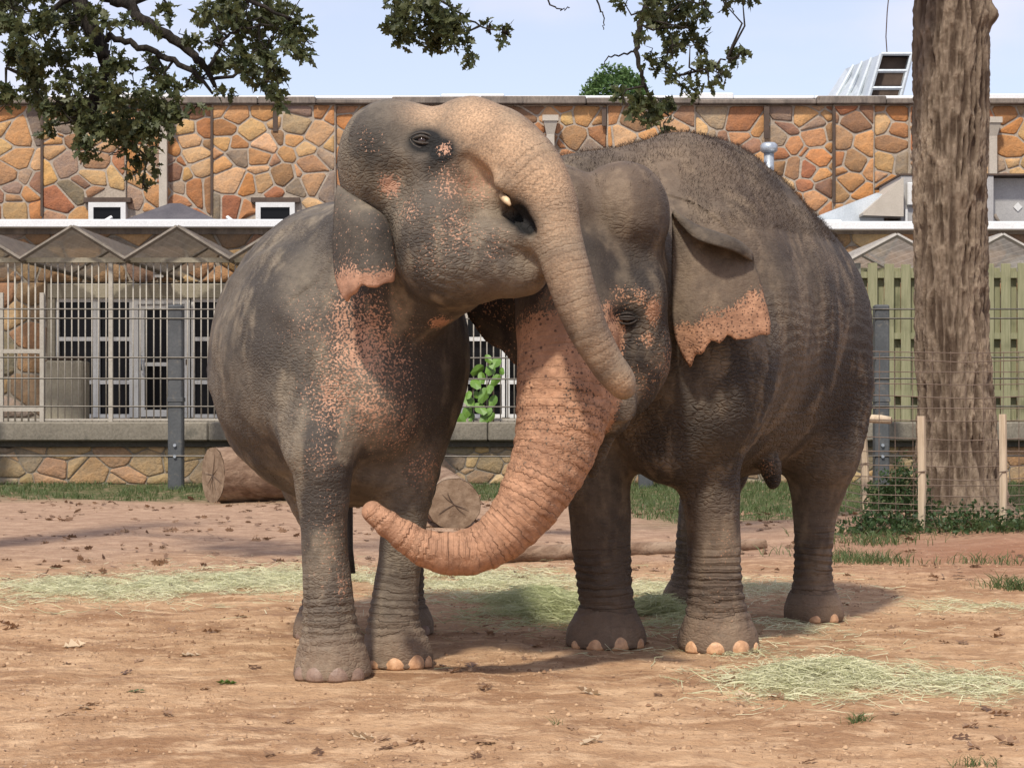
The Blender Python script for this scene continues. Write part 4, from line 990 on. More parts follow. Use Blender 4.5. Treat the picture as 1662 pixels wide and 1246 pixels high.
# ------------------------------------------------------------------ elephants: one smooth body each, grown from soft volumes
class Body:
    def __init__(s): s.pr = []
    def ell(s, c, r, k=.12, yaw=0.0, pitch=0.0, roll=0.0, op='u'):
        M = np.array((Matrix.Rotation(yaw, 3, 'Z') @ Matrix.Rotation(pitch, 3, 'X') @ Matrix.Rotation(roll, 3, 'Y')))
        c = np.asarray(c, float); r = np.asarray(r, float)*np.ones(3)
        ext = np.sqrt(((M*r)**2).sum(1)) + .16
        def f(X, Y, Z):
            dx, dy, dz = X-c[0], Y-c[1], Z-c[2]
            a = (M[0,0]*dx+M[1,0]*dy+M[2,0]*dz)/r[0]; b = (M[0,1]*dx+M[1,1]*dy+M[2,1]*dz)/r[1]; e = (M[0,2]*dx+M[1,2]*dy+M[2,2]*dz)/r[2]
            k0 = np.sqrt(a*a+b*b+e*e) + 1e-6; k1 = np.sqrt((a/r[0])**2+(b/r[1])**2+(e/r[2])**2) + 1e-6
            return k0*(k0-1)/k1
        s.pr.append((c-ext, c+ext, f, k, op)); return s
    def chain(s, pts, k=.08, per=5, op='u'):
        """pts: rows (x,y,z,r)."""
        q = catmull(pts, per); m = .16
        lo = (q[:,:3]-q[:,3:4]).min(0)-m; hi = (q[:,:3]+q[:,3:4]).max(0)+m
        def f(X, Y, Z):
            best = np.full(X.shape, 9., np.float32)
            for i in range(len(q)-1):
                a, b = q[i], q[i+1]; d = b[:3]-a[:3]; L2 = d@d + 1e-9
                t = np.clip(((X-a[0])*d[0]+(Y-a[1])*d[1]+(Z-a[2])*d[2])/L2, 0, 1)
                dist = np.sqrt((X-a[0]-t*d[0])**2+(Y-a[1]-t*d[1])**2+(Z-a[2]-t*d[2])**2) - (a[3]+t*(b[3]-a[3]))
                np.minimum(best, dist, out=best)
            return best
        s.pr.append((lo, hi, f, k, op)); return q
    def _comb(s, F, B, k, op):
        if op == 's':
            B = -B; h = np.clip(.5-.5*(F-B)/k, 0, 1); return F + (B-F)*h + k*h*(1-h)
        h = np.clip(.5+.5*(F-B)/k, 0, 1); return F + (B-F)*h - k*h*(1-h)
    def grid(s, h):
        lo = np.min([p[0] for p in s.pr if p[4] == 'u'], 0); hi = np.max([p[1] for p in s.pr if p[4] == 'u'], 0)
        n = np.ceil((hi-lo)/h).astype(int)+1
        F = np.full(n, 1., np.float32)
        ax = [(lo[i]+h*np.arange(n[i])).astype(np.float32) for i in range(3)]
        for plo, phi, f, k, op in s.pr:
            a = np.clip(np.floor((plo-lo)/h).astype(int), 0, n); b = np.clip(np.ceil((phi-lo)/h).astype(int)+1, 0, n)
            if (b <= a).any(): continue
            sl = tuple(slice(a[i], b[i]) for i in range(3))
            X, Y, Z = np.meshgrid(*(ax[i][sl[i]] for i in range(3)), indexing='ij', sparse=True)
            X, Y, Z = np.broadcast_arrays(X, Y, Z)
            F[sl] = s._comb(F[sl], f(X, Y, Z).astype(np.float32), k, op)
        Z = ax[2][None, None, :]
        F = np.maximum(F, -(Z - 0.004))
        return F, lo
    def at(s, V):
        F = np.full(len(V), 1., np.float32)
        for plo, phi, f, k, op in s.pr:
            m = ((V > plo) & (V < phi)).all(1)
            if not m.any(): continue
            v = V[m]; F[m] = s._comb(F[m], f(v[:,0], v[:,1], v[:,2]).astype(np.float32), k, op)
        return F

def surface_nets(F, lo, h):
    n = F.shape; ins = F < 0
    cnt = np.zeros(tuple(x-1 for x in n), np.int8)
    cs = [(a,b,c) for a in (0,1) for b in (0,1) for c in (0,1)]
    sl = lambda c: tuple(slice(c[i], n[i]-1+c[i]) for i in range(3))
    for c in cs: cnt += ins[sl(c)]
    mixed = (cnt > 0) & (cnt < 8)
    I, J, K = np.nonzero(mixed); idx = np.full(cnt.shape, -1, np.int32); idx[I,J,K] = np.arange(len(I))
    val = {c: F[I+c[0], J+c[1], K+c[2]].astype(np.float64) for c in cs}
    acc = np.zeros((len(I), 3)); num = np.zeros(len(I))
    for a in cs:
        for ax in range(3):
            if a[ax]: continue
            b = list(a); b[ax] = 1; b = tuple(b)
            m = (val[a] < 0) != (val[b] < 0)
            t = np.where(m, val[a]/np.where(m, val[a]-val[b], 1), 0)
            p = np.array(a, float)[None]*np.ones((len(I),1)); p[:,ax] += t
            acc += p*m[:,None]; num += m
    V = (np.c_[I,J,K] + acc/num[:,None])*h + lo
    quads = []
    for ax in range(3):
        o1, o2 = (ax+1) % 3, (ax+2) % 3
        s0 = [slice(None)]*3; s1 = [slice(None)]*3
        s0[ax] = slice(0, n[ax]-1); s1[ax] = slice(1, n[ax])
        A = ins[tuple(s0)]; B = ins[tuple(s1)]
        ch = np.argwhere(A != B)
        ok = (ch[:,o1] > 0) & (ch[:,o2] > 0) & (ch[:,o1] < n[o1]-1) & (ch[:,o2] < n[o2]-1); ch = ch[ok]
        q = []
        for d1, d2 in ((-1,-1),(0,-1),(0,0),(-1,0)):
            c = ch.copy(); c[:,o1] += d1; c[:,o2] += d2; q.append(idx[c[:,0], c[:,1], c[:,2]])
        q = np.stack(q, 1); fl = ~A[ch[:,0], ch[:,1], ch[:,2]]; q[fl] = q[fl][:, ::-1]
        quads.append(q)
    Q = np.concatenate(quads); Q = Q[(Q >= 0).all(1)]
    return V, Q

def vnormals(V, Q):
    n = np.cross(V[Q[:,2]]-V[Q[:,0]], V[Q[:,3]]-V[Q[:,1]]); N = np.zeros_like(V)
    for i in range(4): np.add.at(N, Q[:,i], n)
    return N/(np.linalg.norm(N, axis=1)[:,None]+1e-12)

def along(V, q):
    """Arc length and (distance / radius) of each vertex against a chain."""
    arc = np.concatenate(([0], np.cumsum(np.linalg.norm(np.diff(q[:,:3], axis=0), axis=1))))
    best = np.full(len(V), 9.); S = np.zeros(len(V))
    for i in range(len(q)-1):
        a, b = q[i], q[i+1]; d = b[:3]-a[:3]; L2 = d@d+1e-9
        t = np.clip(((V-a[:3])@d)/L2, 0, 1)
        r = np.linalg.norm(V-a[:3]-t[:,None]*d, axis=1)/(a[3]+t*(b[3]-a[3]))
        m = r < best; best[m] = r[m]; S[m] = arc[i]+t[m]*math.sqrt(L2)
    return S, best

def front_depth(V, px, py, tol=5):
    X = 831+V[:,0]*F_PX/V[:,1]; Y = HOR-(V[:,2]-CAM_H)*F_PX/V[:,1]
    m = (np.abs(X-px) < tol) & (np.abs(Y-py) < tol)
    return V[m,1].min() if m.any() else None

def blobs(V, lst, sv=None):
    """Soft spots on the hide: (px, py, radius m, weight[, stretch of height])."""
    sv = V if sv is None else sv
    out = np.zeros(len(V))
    for b in lst:
        px, py, r, wt = b[:4]; st = b[4] if len(b) > 4 else 1.0
        d = front_depth(sv, px, py)
        if d is None: continue
        c = P(px, py, d); D = V-c; D[:,2] /= st; D[:,1] *= .5
        out = np.maximum(out, wt*np.exp(-((D**2).sum(1))/(r*r)))
    return out

def px_chain(rows):
    """rows: (px, py, d, radius in photo pixels)."""
    return np.array([[*P(a, b, d), r*d/F_PX] for a, b, d, r in rows])

def leg_chain(rows, d, foot, fr):
    """rows top-down (px, py, radius px); ends in a flared foot of radius fr at px column foot."""
    out = [[*P(a, b, d + (e[0] if e else 0)), r*d/F_PX] for a, b, r, *e in rows]
    return np.array(out)

def build_body(B, h, name):
    F, lo = B.grid(h)
    V, Q = surface_nets(F, lo, h)
    for _ in range(2):
        N = vnormals(V, Q); f = np.clip(B.at(V), -.02, .02)[:,None]
        low = V[:,2] < .02
        V = V - np.where(low[:,None], 0, f*N)
    return V, Q, vnormals(V, Q)

def foot(B, px, py_front, d, r_px, rot=0):
    """A flared elephant foot standing on the ground."""
    r = r_px*d/F_PX; x = (px-831)*d/F_PX
    B.ell((x, d, .022), (r, r*1.05, .155), k=.07)
    return np.array((x, d, 0.0)), r

def make_sheet(rows, thick, sub=4, jag=None, seed=0):
    """A thick curved flap from a grid of 3-D control points; rows[v][u]. Returns V, quads, (u,v)."""
    G = np.array(rows, float)
    G = np.array([catmull(r, sub) for r in G]); G = np.array([catmull(G[:,i], sub) for i in range(G.shape[1])]).transpose(1,0,2)
    nv, nu = G.shape[:2]
    if jag is not None:
        rng = np.random.default_rng(seed); j = rng.normal(0, 1, nu); j = np.convolve(j, [.5,1,.5], 'same')*jag
        for v in range(nv):
            G[v,:,2] += j*(v/(nv-1))**4
    du = np.gradient(G, axis=1); dv = np.gradient(G, axis=0); N = np.cross(du, dv); N /= np.linalg.norm(N, axis=2)[...,None]+1e-9
    u, v = np.meshgrid(np.linspace(0,1,nu), np.linspace(0,1,nv))
    e = np.minimum(np.minimum(1-u, v*1.2+.0)*12, np.minimum(1-v, 1)*14); t = thick*np.clip(.35+.65*e, .3, 1)[...,None]
    A = (G+N*t*.5).reshape(-1,3); Bk = (G-N*t*.5).reshape(-1,3); n = nv*nu
    id_ = np.arange(n).reshape(nv, nu)
    q = np.stack([id_[:-1,:-1], id_[:-1,1:], id_[1:,1:], id_[1:,:-1]], -1).reshape(-1,4)
    Q = [q, q[:, ::-1]+n]
    def rim(ids):
        a, b = ids[:-1], ids[1:]; return np.stack([a, a+n, b+n, b], -1)
    Q += [rim(id_[0]), rim(id_[-1][::-1]), rim(id_[:,-1]), rim(id_[::-1,0])]
    return np.vstack([A, Bk]), np.concatenate(Q), np.r_[u.ravel(), u.ravel()], np.r_[v.ravel(), v.ravel()]

# --- hide
def skin_material(name, dark, mid, pale, pinkc, tanc, ring_h, crack_h, cell):
    m = NM(name); p = m.pos()
    warp = m.n('ShaderNodeTexNoise'); warp.inputs['Scale'].default_value = 9; warp.inputs['Detail'].default_value = 2
    m.l(p, warp.inputs['Vector'])
    wv = m.n('ShaderNodeVectorMath', operation='MULTIPLY_ADD'); wv.inputs[1].default_value = (.05,.05,.05)
    m.l(warp.outputs['Color'], wv.inputs[0]); m.l(p, wv.inputs[2]); wp = wv.outputs[0]
    # colour
    base = m.mix(m.attr('tone'), dark, mid)
    base = m.mix(m.attr('pale'), base, pale)
    n26 = m.noise(26, 5, .65); grain = m.noise(120, 3, .6)
    base = m.mix(m.math('MULTIPLY', m.attr('dust_sunlit'), m.ramp(n26, .3, .7, .35, 1)), base, (.31,.205,.13))
    base = m.mix(m.ramp(n26, .38, .7, 0, .45), base, tuple(x*.62 for x in dark))
    base = m.mix(m.ramp(grain, .4, .75, 0, .30), base, tuple(x*.5 for x in dark))
    base = m.mix(m.ramp(grain, .56, .70, 0, .22), base, tuple(min(1, x*1.7) for x in pale))
    sp = m.noise(95, 3, .55)
    tan = m.attr('tan')
    tn = m.mix(m.ramp(sp, .35, .65), tanc, tuple(x*.62 for x in tanc))
    base = m.mix(m.math('MULTIPLY', tan, m.ramp(grain, .28, .6, .55, 1)), base, tn)
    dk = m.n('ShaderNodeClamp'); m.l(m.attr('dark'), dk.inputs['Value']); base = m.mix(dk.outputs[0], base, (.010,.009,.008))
    pk = m.attr('pink')
    lo = m.math('SUBTRACT', .74, m.math('MULTIPLY', pk, .52)); hi = m.math('ADD', lo, .09)
    pf = m.math('MULTIPLY', m.ramp(sp, lo, hi), m.ramp(pk, .02, .12))
    pcol = m.mix(m.ramp(n26, .3, .7), pinkc, tuple(c*.62 for c in pinkc)); pcol = m.mix(m.ramp(m.noise(8, 4, .65), .42, .68, 0, .75), pcol, tuple(c*k for c, k in zip(pinkc, (.52,.50,.50))))
    base = m.mix(m.math('MULTIPLY', pf, .93), base, pcol)
    dots = m.attr('dots')
    d1 = m.math('MULTIPLY', m.ramp(m.voro(29, 'F1', p), .17, .24, 1, 0), m.ramp(dots, .5, .9))
    d2 = m.math('MULTIPLY', m.ramp(m.voro(62, 'F1', p), .22, .36, 1, 0), m.math('MULTIPLY', m.ramp(dots, .05, .3), m.ramp(dots, .75, .5)))
    base = m.mix(m.math('MULTIPLY', m.math('MAXIMUM', d1, d2), .85), base, (.075,.038,.026))
    m.color(base).spec(.28).rough(.76)
    # relief: cracked hide, rings, grain
    cv = m.map((1,1,2.3), wp)
    e1 = m.voro(cell, 'DISTANCE_TO_EDGE', cv); e2 = m.math('MULTIPLY', m.noise(55, 2, .5, m.map((1,1,1.9), wp)), .3)
    c1 = m.ramp(e1, 0, .22); c2 = m.ramp(e2, 0, .3)
    wr = m.attr('wrinkle')
    hgt = m.math('MULTIPLY', m.math('ADD', m.math('MULTIPLY', c1, crack_h), m.math('MULTIPLY', c2, crack_h*.5)), wr)
    rg = m.attr('ring'); rmk = m.attr('ringmask')
    rv = m.math('POWER', m.math('ABSOLUTE', m.math('SINE', rg)), .55)
    rv2 = m.math('POWER', m.math('ABSOLUTE', m.math('SINE', m.math('MULTIPLY', rg, 2.37))), .6)
    rsum = m.math('ADD', m.math('MULTIPLY', rv, ring_h), m.math('MULTIPLY', rv2, ring_h*.35))
    hgt = m.math('ADD', hgt, m.math('MULTIPLY', rsum, rmk))
    hgt = m.math('ADD', hgt, m.math('MULTIPLY', n26, .0042))
    hgt = m.math('ADD', hgt, m.math('MULTIPLY', grain, .0016))
    m.bump(hgt, 1.0, 1.0)
    return m.m

def hide_fields(A, V, seed, pale_bias=0.0):
    """Broad tone patches, and irregular rings and cracks, kept on the mesh."""
    A['tone'] = sstep(-.25, .25, fbm(V*2.3, 5, seed))
    A['pale'] = .8*sstep(-.05+pale_bias, .4+pale_bias, fbm(V*np.array((8,8,3.6)), 4, seed+7, .62))
    A['ring'] = A['ring'] + 1.5*fbm(V*6, 3, seed+11)
    A['ringmask'] = A['ringmask']*(.4+.6*sstep(-.35, .25, fbm(V*13, 2, seed+14)))
    A['wrinkle'] = A['wrinkle']*(.3+.7*sstep(-.3, .25, fbm(V*3.6, 3, seed+17)))
    return A

def ring_pair(V, chains, freq):
    """ring phase and mask from a set of (chain, from, to, strength)."""
    ring = np.zeros(len(V)); mask = np.zeros(len(V))
    for q, a, b, st in chains:
        S, r = along(V, q)
        mk = sstep(1.45, 1.1, r)*sstep(a-.06, a+.06, S)*(1-sstep(b-.05, b+.05, S))*st
        sel = mk > mask; ring[sel] = (S*freq)[sel]; mask[sel] = mk[sel]
    return ring, mask

def attrs_zero(n): return {k: np.zeros(n) for k in ('pink','dots','tan','dust_sunlit','dark','ring','ringmask','wrinkle')}

def toenails(parent, c, r, angs, mat, scale=1.0):
    """Nails round the front rim of a foot standing at c."""
    wl = world_loc(parent)
    for i, (a, s) in enumerate(angs):
        an = math.radians(a); out = np.array((math.sin(an), -math.cos(an), 0))
        cen = np.array((c[0], c[1], 0))
        side = np.array((math.cos(an), math.sin(an), 0)); w_, h_ = .047*s*scale, .066*s*scale
        V = []; nu, nv = 11, 8
        for j in range(nv):
            for k in range(nu):
                u = -1+2*k/(nu-1); v = j/(nv-1); z = .003 + h_*v
                w2 = w_*(max(0, 1-((v-.25)/.78)**2)**.5 if v > .25 else .93+.07*v/.25)
                rr = r*1.03*math.sqrt(max(.1, 1-((z-.022)/.155)**2)); x = u*w2
                fall = math.sqrt(max(0, rr*rr-x*x)); bul = .016*s*(1-u*u)*(1-v*v*.8)
                V.append(cen + side*x + out*(fall + bul - .004) + np.array((0,0,z)))
        V = np.array(V); back = V - out*.03
        id_ = np.arange(nu*nv).reshape(nv, nu)
        q = np.stack([id_[:-1,:-1], id_[:-1,1:], id_[1:,1:], id_[1:,:-1]], -1).reshape(-1,4)
        rim = np.concatenate([id_[0], id_[1:,-1], id_[-1,::-1][1:], id_[::-1,0][1:]])
        n = nu*nv; rq = np.stack([rim[:-1], rim[:-1]+n, rim[1:]+n, rim[1:]], -1)
        me = mesh_np('toenail', np.vstack([V, back])-np.array(wl), np.concatenate([q, q[:, ::-1]+n, rq]))
        link('toenail', me, mat, parent)

def eye_parts(parent, px, py, d, r, mat_eye, mat_lid, open_=.5, tilt=0.0, facing=(0,-1,0)):
    """An eyeball with two heavy folded lids."""
    wl = np.array(world_loc(parent)); c = P(px, py, d); f = np.array(facing, float); f /= np.linalg.norm(f)
    side = np.cross(f, (0,0,1.)); side /= np.linalg.norm(side); up = np.cross(side, f)
    ct, st = math.cos(tilt), math.sin(tilt); side, up = side*ct+up*st, up*ct-side*st
    V = []; n1, n2 = 16, 10
    for j in range(n2+1):
        th = math.pi*j/n2
        for i in range(n1):
            ph = 2*math.pi*i/n1
            V.append(c + r*(f*math.cos(th) + (side*math.cos(ph)+up*math.sin(ph))*math.sin(th)) - wl)
    Q = [(j*n1+i, j*n1+(i+1)%n1, (j+1)*n1+(i+1)%n1, (j+1)*n1+i) for j in range(n2) for i in range(n1)]
    eye = link('eye', mesh_np('eye', V, np.array(Q)[:, ::-1]), mat_eye, parent)
    for sgn, opn, th, wd in ((1, open_, .0060, 2.0), (-1, open_*.7, .005, 1.9), (1, open_+.75, .0045, 2.7), (-1, open_*.7+.9, .004, 2.4)):
        m = MB(); pts = []; rad = []
        for i in range(15):
            t = -1+2*i/14; x = t*r*wd; y = sgn*opn*r*(1-t*t)**.8 - .25*r*t; z = r*(1.03-.85*t*t-.42*max(0, abs(y)/r-.3))
            pts.append(tuple(c + side*x + up*y + f*z)); rad.append(th*r/.022*(1-.75*t*t)+.0008)
        m.tube(pts, rad, 8); m.build('eyelid', mat_lid, parent, smooth=True)
    return eye
# --- the two animals
eye_mat = NM('elephant_eye').color((.030,.018,.012)).rough(.10).spec(.6).m
def nail_material(name, ca, cb):
    m = NM(name); f = m.ramp(m.noise(30, 4, .6), .35, .65); g = m.noise(14, 3, .6)
    c = m.mix(f, ca, cb); c = m.mix(m.ramp(g, .5, .75, 0, .7), c, (.20,.13,.09))
    m.color(c).rough(.55).bump(m.noise(60, 3), .004); return m.m
nail_pale = nail_material('toenail_peach', (.62,.36,.19), (.45,.24,.12))
nail_dusty = nail_material('toenail_dusty', (.26,.17,.12), (.19,.12,.085))

skin_cow = skin_material('hide_speckled', (.064,.054,.045), (.142,.117,.089), (.235,.190,.135), (.60,.34,.22), (.56,.36,.215), .0060, .0030, 27)
skin_bull = skin_material('hide_brown', (.048,.038,.031), (.112,.086,.062), (.200,.150,.101), (.52,.280,.162), (.49,.265,.155), .0095, .0058, 22)
lid_mat = worn('eyelid_skin', (.028,.025,.023), (.05,.044,.038), 20, .6, .004, 90)
hair_mat = worn('elephant_hair', (.030,.018,.012), (.06,.035,.02), 6, .7, 0, 50)

# ---------- the left elephant: head raised, trunk laid over the other's face
def cow():
    B = Body()
    # barrel and rump
    B.ell((-.90, 9.62, 1.47), (.660, 1.06, .74), k=.15)
    B.ell((-.88, 9.70, 1.70), (.40, .95, .56), k=.25)
    B.ell((-.84, 10.35, 1.45), (.55, .55, .70), k=.25)
    B.ell((-.73, 9.10, 1.50), (.50, .55, .62), k=.22)
    # shoulders and chest
    B.ell(P(545, 600, 8.92), (.30, .34, .50), k=.18)
    B.ell(P(650, 590, 8.90), (.24, .32, .50), k=.15)
    B.ell(P(600, 635, 8.66), (.22, .24, .30), k=.14)
    # neck
    B.chain([[*P(610, 445, 9.1), .34], [*P(635, 400, 8.75), .29], [*P(690, 400, 8.5), .26]], k=.15, per=3)
    B.chain([[*P(590, 540, 8.85), .31], [*P(640, 490, 8.65), .24], [*P(735, 455, 8.42), .16]], k=.12, per=3)
    # head
    B.ell(P(650, 275, 8.42), (.275, .30, .30), k=.12)
    B.ell(P(628, 250, 8.30), (.185, .20, .21), k=.12)
    B.ell(P(740, 260, 8.36), (.27, .26, .235), k=.10)
    B.ell(P(768, 214, 8.30), (.145, .15, .150), k=.09)
    B.ell(P(822, 240, 8.42), (.15, .15, .14), k=.08)
    B.ell(P(716, 262, 8.14), (.16, .10, .11), k=.08)           # brow and cheek bone
    B.ell(P(712, 380, 8.20), (.20, .22, .28), k=.10)            # cheek
    B.ell(P(748, 432, 8.20), (.205, .21, .17), k=.10)           # jaw
    B.chain([[*P(770, 415, 8.22), .18], [*P(820, 430, 8.18), .155], [*P(850, 440, 8.16), .115]], k=.06, per=3)
    B.chain([[*P(800, 385, 8.12), .10], [*P(840, 384, 8.06), .065], [*P(866, 392, 8.04), .038]], k=.05, per=3)   # lower lip
    tr = px_chain([(765,228,8.26,66), (806,243,8.20,70), (852,278,8.13,62), (886,330,8.08,50), (903,385,8.04,41.5), (920,440,8.01,38.5), (938,495,8.00,36),
                   (958,545,8.01,32.5), (983,588,8.03,28), (1004,615,8.05,25), (1012,628,8.06,20)])
    trunk = B.chain(tr, k=.05, per=5)
    B.ell(P(820, 300, 8.06), (.075, .07, .055), k=.05)          # upper lip bulge beside the tush
    B.ell(P(838, 362, 8.24), (.11, .12, .12), k=.04)            # inside of the mouth
    B.ell(P(785, 335, 8.24), (.15, .14, .14), k=.05)
    B.chain([[*P(758, 262, 8.05), .018], [*P(792, 294, 8.06), .028], [*P(816, 320, 8.05), .02]], k=.05, per=3, op='s')   # crease under the trunk base
    # eye hollow, temple hollow, mouth, nostril
    B.ell(P(688, 232, 8.02), (.06, .055, .045), k=.05, op='s')
    B.ell(P(640, 300, 8.05), (.05, .06, .08), k=.09, op='s')
    B.chain([[*P(815, 334, 8.00), .016], [*P(840, 348, 8.01), .030], [*P(866, 374, 8.00), .022]], k=.03, per=3, op='s')
    B.chain([[*P(832, 345, 8.10), .030], [*P(860, 372, 8.08), .025]], k=.03, per=3, op='s')
    # legs
    l1 = leg_chain([(500,620,72,.30), (512,690,64,.1), (522,735,55), (525,795,45), (526,855,38.5), (531,940,41), (535,1010,45), (537,1045,51)], 8.52, 0, 0)
    l2 = leg_chain([(675,620,56,.15), (672,700,50,.05), (667,749,46), (658,813,39.5), (650,898,35), (642,962,37), (638,1015,43), (641,1040,48)], 8.88, 0, 0)
    l3 = leg_chain([(500,640,85,.2), (505,760,60,.05), (524,850,36), (527,930,32), (526,990,36), (524,1020,42)], 9.95, 0, 0)
    l4 = leg_chain([(655,640,80,.2), (660,760,55,.05), (655,850,36), (655,930,33), (655,990,35), (657,1010,40)], 10.1, 0, 0)
    legs = [B.chain(l, k=.10, per=4) for l in (l1, l2, l3, l4)]
    feet = [foot(B, 539, 0, 8.52, 63), foot(B, 645, 0, 8.88, 57), foot(B, 523, 0, 9.9, 45), foot(B, 658, 0, 10.05, 45)]
    B.ell(P(600, 760, 9.3), (.30, .6, .16), k=.15)
    return B, trunk, legs, feet

root_cow = empty('elephant', (-.70, 9.2, 0))
tag(root_cow, 'speckled elephant with raised head, trunk draped over the other elephant’s face'.replace('’', "'"), 'elephant', 'two elephants greeting on the dirt')
B, trunk, legs, feet = cow()
V, Q, N = build_body(B, .0125, 'body')
n = len(V); A = attrs_zero(n)
ts, tr_r = along(V, trunk); tmask = sstep(1.35, 1.05, tr_r)
hz = V[:,2]
legm = np.maximum.reduce([sstep(1.5, 1.1, along(V, q)[1]) for q in legs])*sstep(1.0, .7, hz)
A['pink'] = blobs(V, [(585,560,.26,.62,1.3), (545,640,.20,.55,1.3), (600,660,.20,.55), (655,560,.16,.35), (560,510,.16,.55), (640,690,.2,.42,1.4), (632,300,.055,.92), (722,240,.04,.75),
                      (735,300,.12,.50), (660,340,.10,.46), (740,370,.16,.46), (770,300,.12,.52), (700,420,.14,.36), (800,400,.12,.38), (715,525,.06,.95,.6), (690,760,.16,.42), (520,740,.14,.40), (556,950,.05,.5,2), (540,880,.16,.34,2),
                      (500,520,.2,.35), (620,600,.22,.5), (600,230,.1,.34)])
A['tan'] = blobs(V, [(770,190,.17,1), (830,235,.17,1), (880,290,.17,.95), (790,265,.14,.9), (700,180,.12,.8), (905,360,.14,.62), (925,440,.14,.5), (945,500,.13,.42), (975,570,.12,.4), (1008,625,.07,.75)])
A['dark'] = blobs(V, [(690,228,.080,2.0,.75), (716,242,.070,1.7), (702,264,.06,.9), (740,275,.04,.5), (600,240,.10,.8,1.4), (640,215,.07,.5), (575,390,.10,.35), (842,350,.065,1.6), (854,366,.06,1.5), (828,340,.035,1.3), (600,420,.12,.4), (840,330,.03,.9)])  # mouth blobs: dark inner skin, deepened to paint in the cavity's shade
A['dust_sunlit'] = np.clip(.75*sstep(.32, .03, hz) + .22*sstep(.8, .2, hz)*legm + blobs(V, [(905,330,.2,.35), (930,460,.2,.45), (980,570,.16,.4), (800,470,.15,.25)]), 0, 1)
ring, rm = ring_pair(V, [(trunk, .25, 9, .45)] + [(q, .80 if i < 2 else 1.0, 9, 1.0) for i, q in enumerate(legs)], 82.); rm = rm*np.where(tmask > .5, 1, .22+.78*sstep(.55, .38, hz))
ank = np.zeros(n)
A['ring'] = ring; A['ringmask'] = rm
A['wrinkle'] = np.clip(.55 + .45*sstep(.2, -.2, fbm(V*2.2, 3, 5)) - .45*tmask - .25*blobs(V, [(750,230,.3,1)]), .08, 1)
# slack folds and lumps in the hide
disp = .010*fbm(V*np.array((4,4,2.2)), 3, 11) + .004*fbm(V*14, 3, 12)*(1-.6*tmask)
lw = np.sin(hz*150 + 5*fbm(V*5, 2, 13))
disp += .0042*lw*legm*(sstep(.10,.16,hz)*sstep(.40,.30,hz))
cheek = blobs(V, [(790,400,.16,1), (760,370,.12,.8), (720,470,.1,.6)])
X_ = 831+V[:,0]*F_PX/V[:,1]; Y_ = HOR-(V[:,2]-CAM_H)*F_PX/V[:,1]
disp += .0035*cheek*np.sin((V[:,0]*.55+V[:,2])*150+6*fbm(V*6, 2, 14))
flank = sstep(-.8, -1.05, V[:,0])*sstep(.8, 1.0, hz)
disp += .010*flank*np.sin((V[:,0]*1.0-V[:,2]*.12+V[:,1]*.6)*34+4*fbm(V*2.5, 2, 15))*sstep(.0, .5, fbm(V*1.8, 2, 16)+.3)
V = V + N*(disp*(hz > .02))[:,None]
O_ = np.array(root_cow.location)
hide_fields(A, V, 100)
link('body', mesh_np('body', V-O_, Q, True, A), skin_cow, root_cow)
cow_V = V
for (c, r), an in zip(feet[:2], ([(-52,.9),(-20,1.15),(14,1.2),(46,1.0)], [(-38,.8),(0,1.0),(36,1.05),(66,.8)])):
    toenails(root_cow, c, r, an, nail_dusty if c[0] < -.7 else nail_pale)
toenails(root_cow, feet[2][0], feet[2][1], [(-50,.8)], nail_dusty); toenails(root_cow, feet[3][0], feet[3][1], [(50,.8)], nail_dusty)
fd = front_depth(V, 686, 230, 5)
eye_parts(root_cow, 685, 229, fd+.012, .022, eye_mat, skin_cow, .85, .25, (.1,-1,.05))
# tush and tail
m = MB(); m.tube([P(815,318,8.06), P(823,326,8.00), P(828,333,7.985)], [.016,.015,.006], 8); m.build('tush', worn('ivory', (.72,.55,.34), (.60,.42,.24), 20, .4, .001), root_cow, True)
m = MB(); m.tube([P(567,560,10.9), P(566,700,11.0), P(566,820,11.0), P(567,890,10.95), P(569,930,10.95)], [.06,.035,.025,.022,.03], 8); m.build('tail', skin_cow, root_cow, True)
# ear hanging beside the cheek
D = 8.16
ear = [[P(549,300,D+.16), P(575,318,D+.08), P(605,338,D+.03), P(624,354,D+.07)],
       [P(545,350,D+.12), P(575,360,D+.00), P(610,362,D-.04), P(634,376,D+.01)],
       [P(544,410,D+.10), P(575,415,D-.03), P(610,415,D-.06), P(641,418,D-.02)],
       [P(549,455,D+.08), P(577,450,D-.04), P(612,447,D-.06), P(641,444,D-.02)],
       [P(563,488,D+.06), P(580,470,D-.03), P(612,463,D-.05), P(639,458,D-.01)]]
EV, EQ, eu, ev = make_sheet(ear, .026, 7, .006, 3)
E = attrs_zero(len(EV)); nzv = fbm(EV*14, 3, 21)
E['pink'] = np.clip(.70*sstep(.50, .88, ev+.12*nzv+.05*(1-eu)) + .30*sstep(.92, 1, eu) + .22, 0, 1)
E['dark'] = .45*sstep(.75, .5, ev)*sstep(.0, .35, ev); E['wrinkle'] += .35
hide_fields(E, EV, 130)
link('ear', mesh_np('ear', EV + (.006*nzv)[:,None]*np.array((0,1,0)) - O_, EQ, True, E), skin_cow, root_cow)

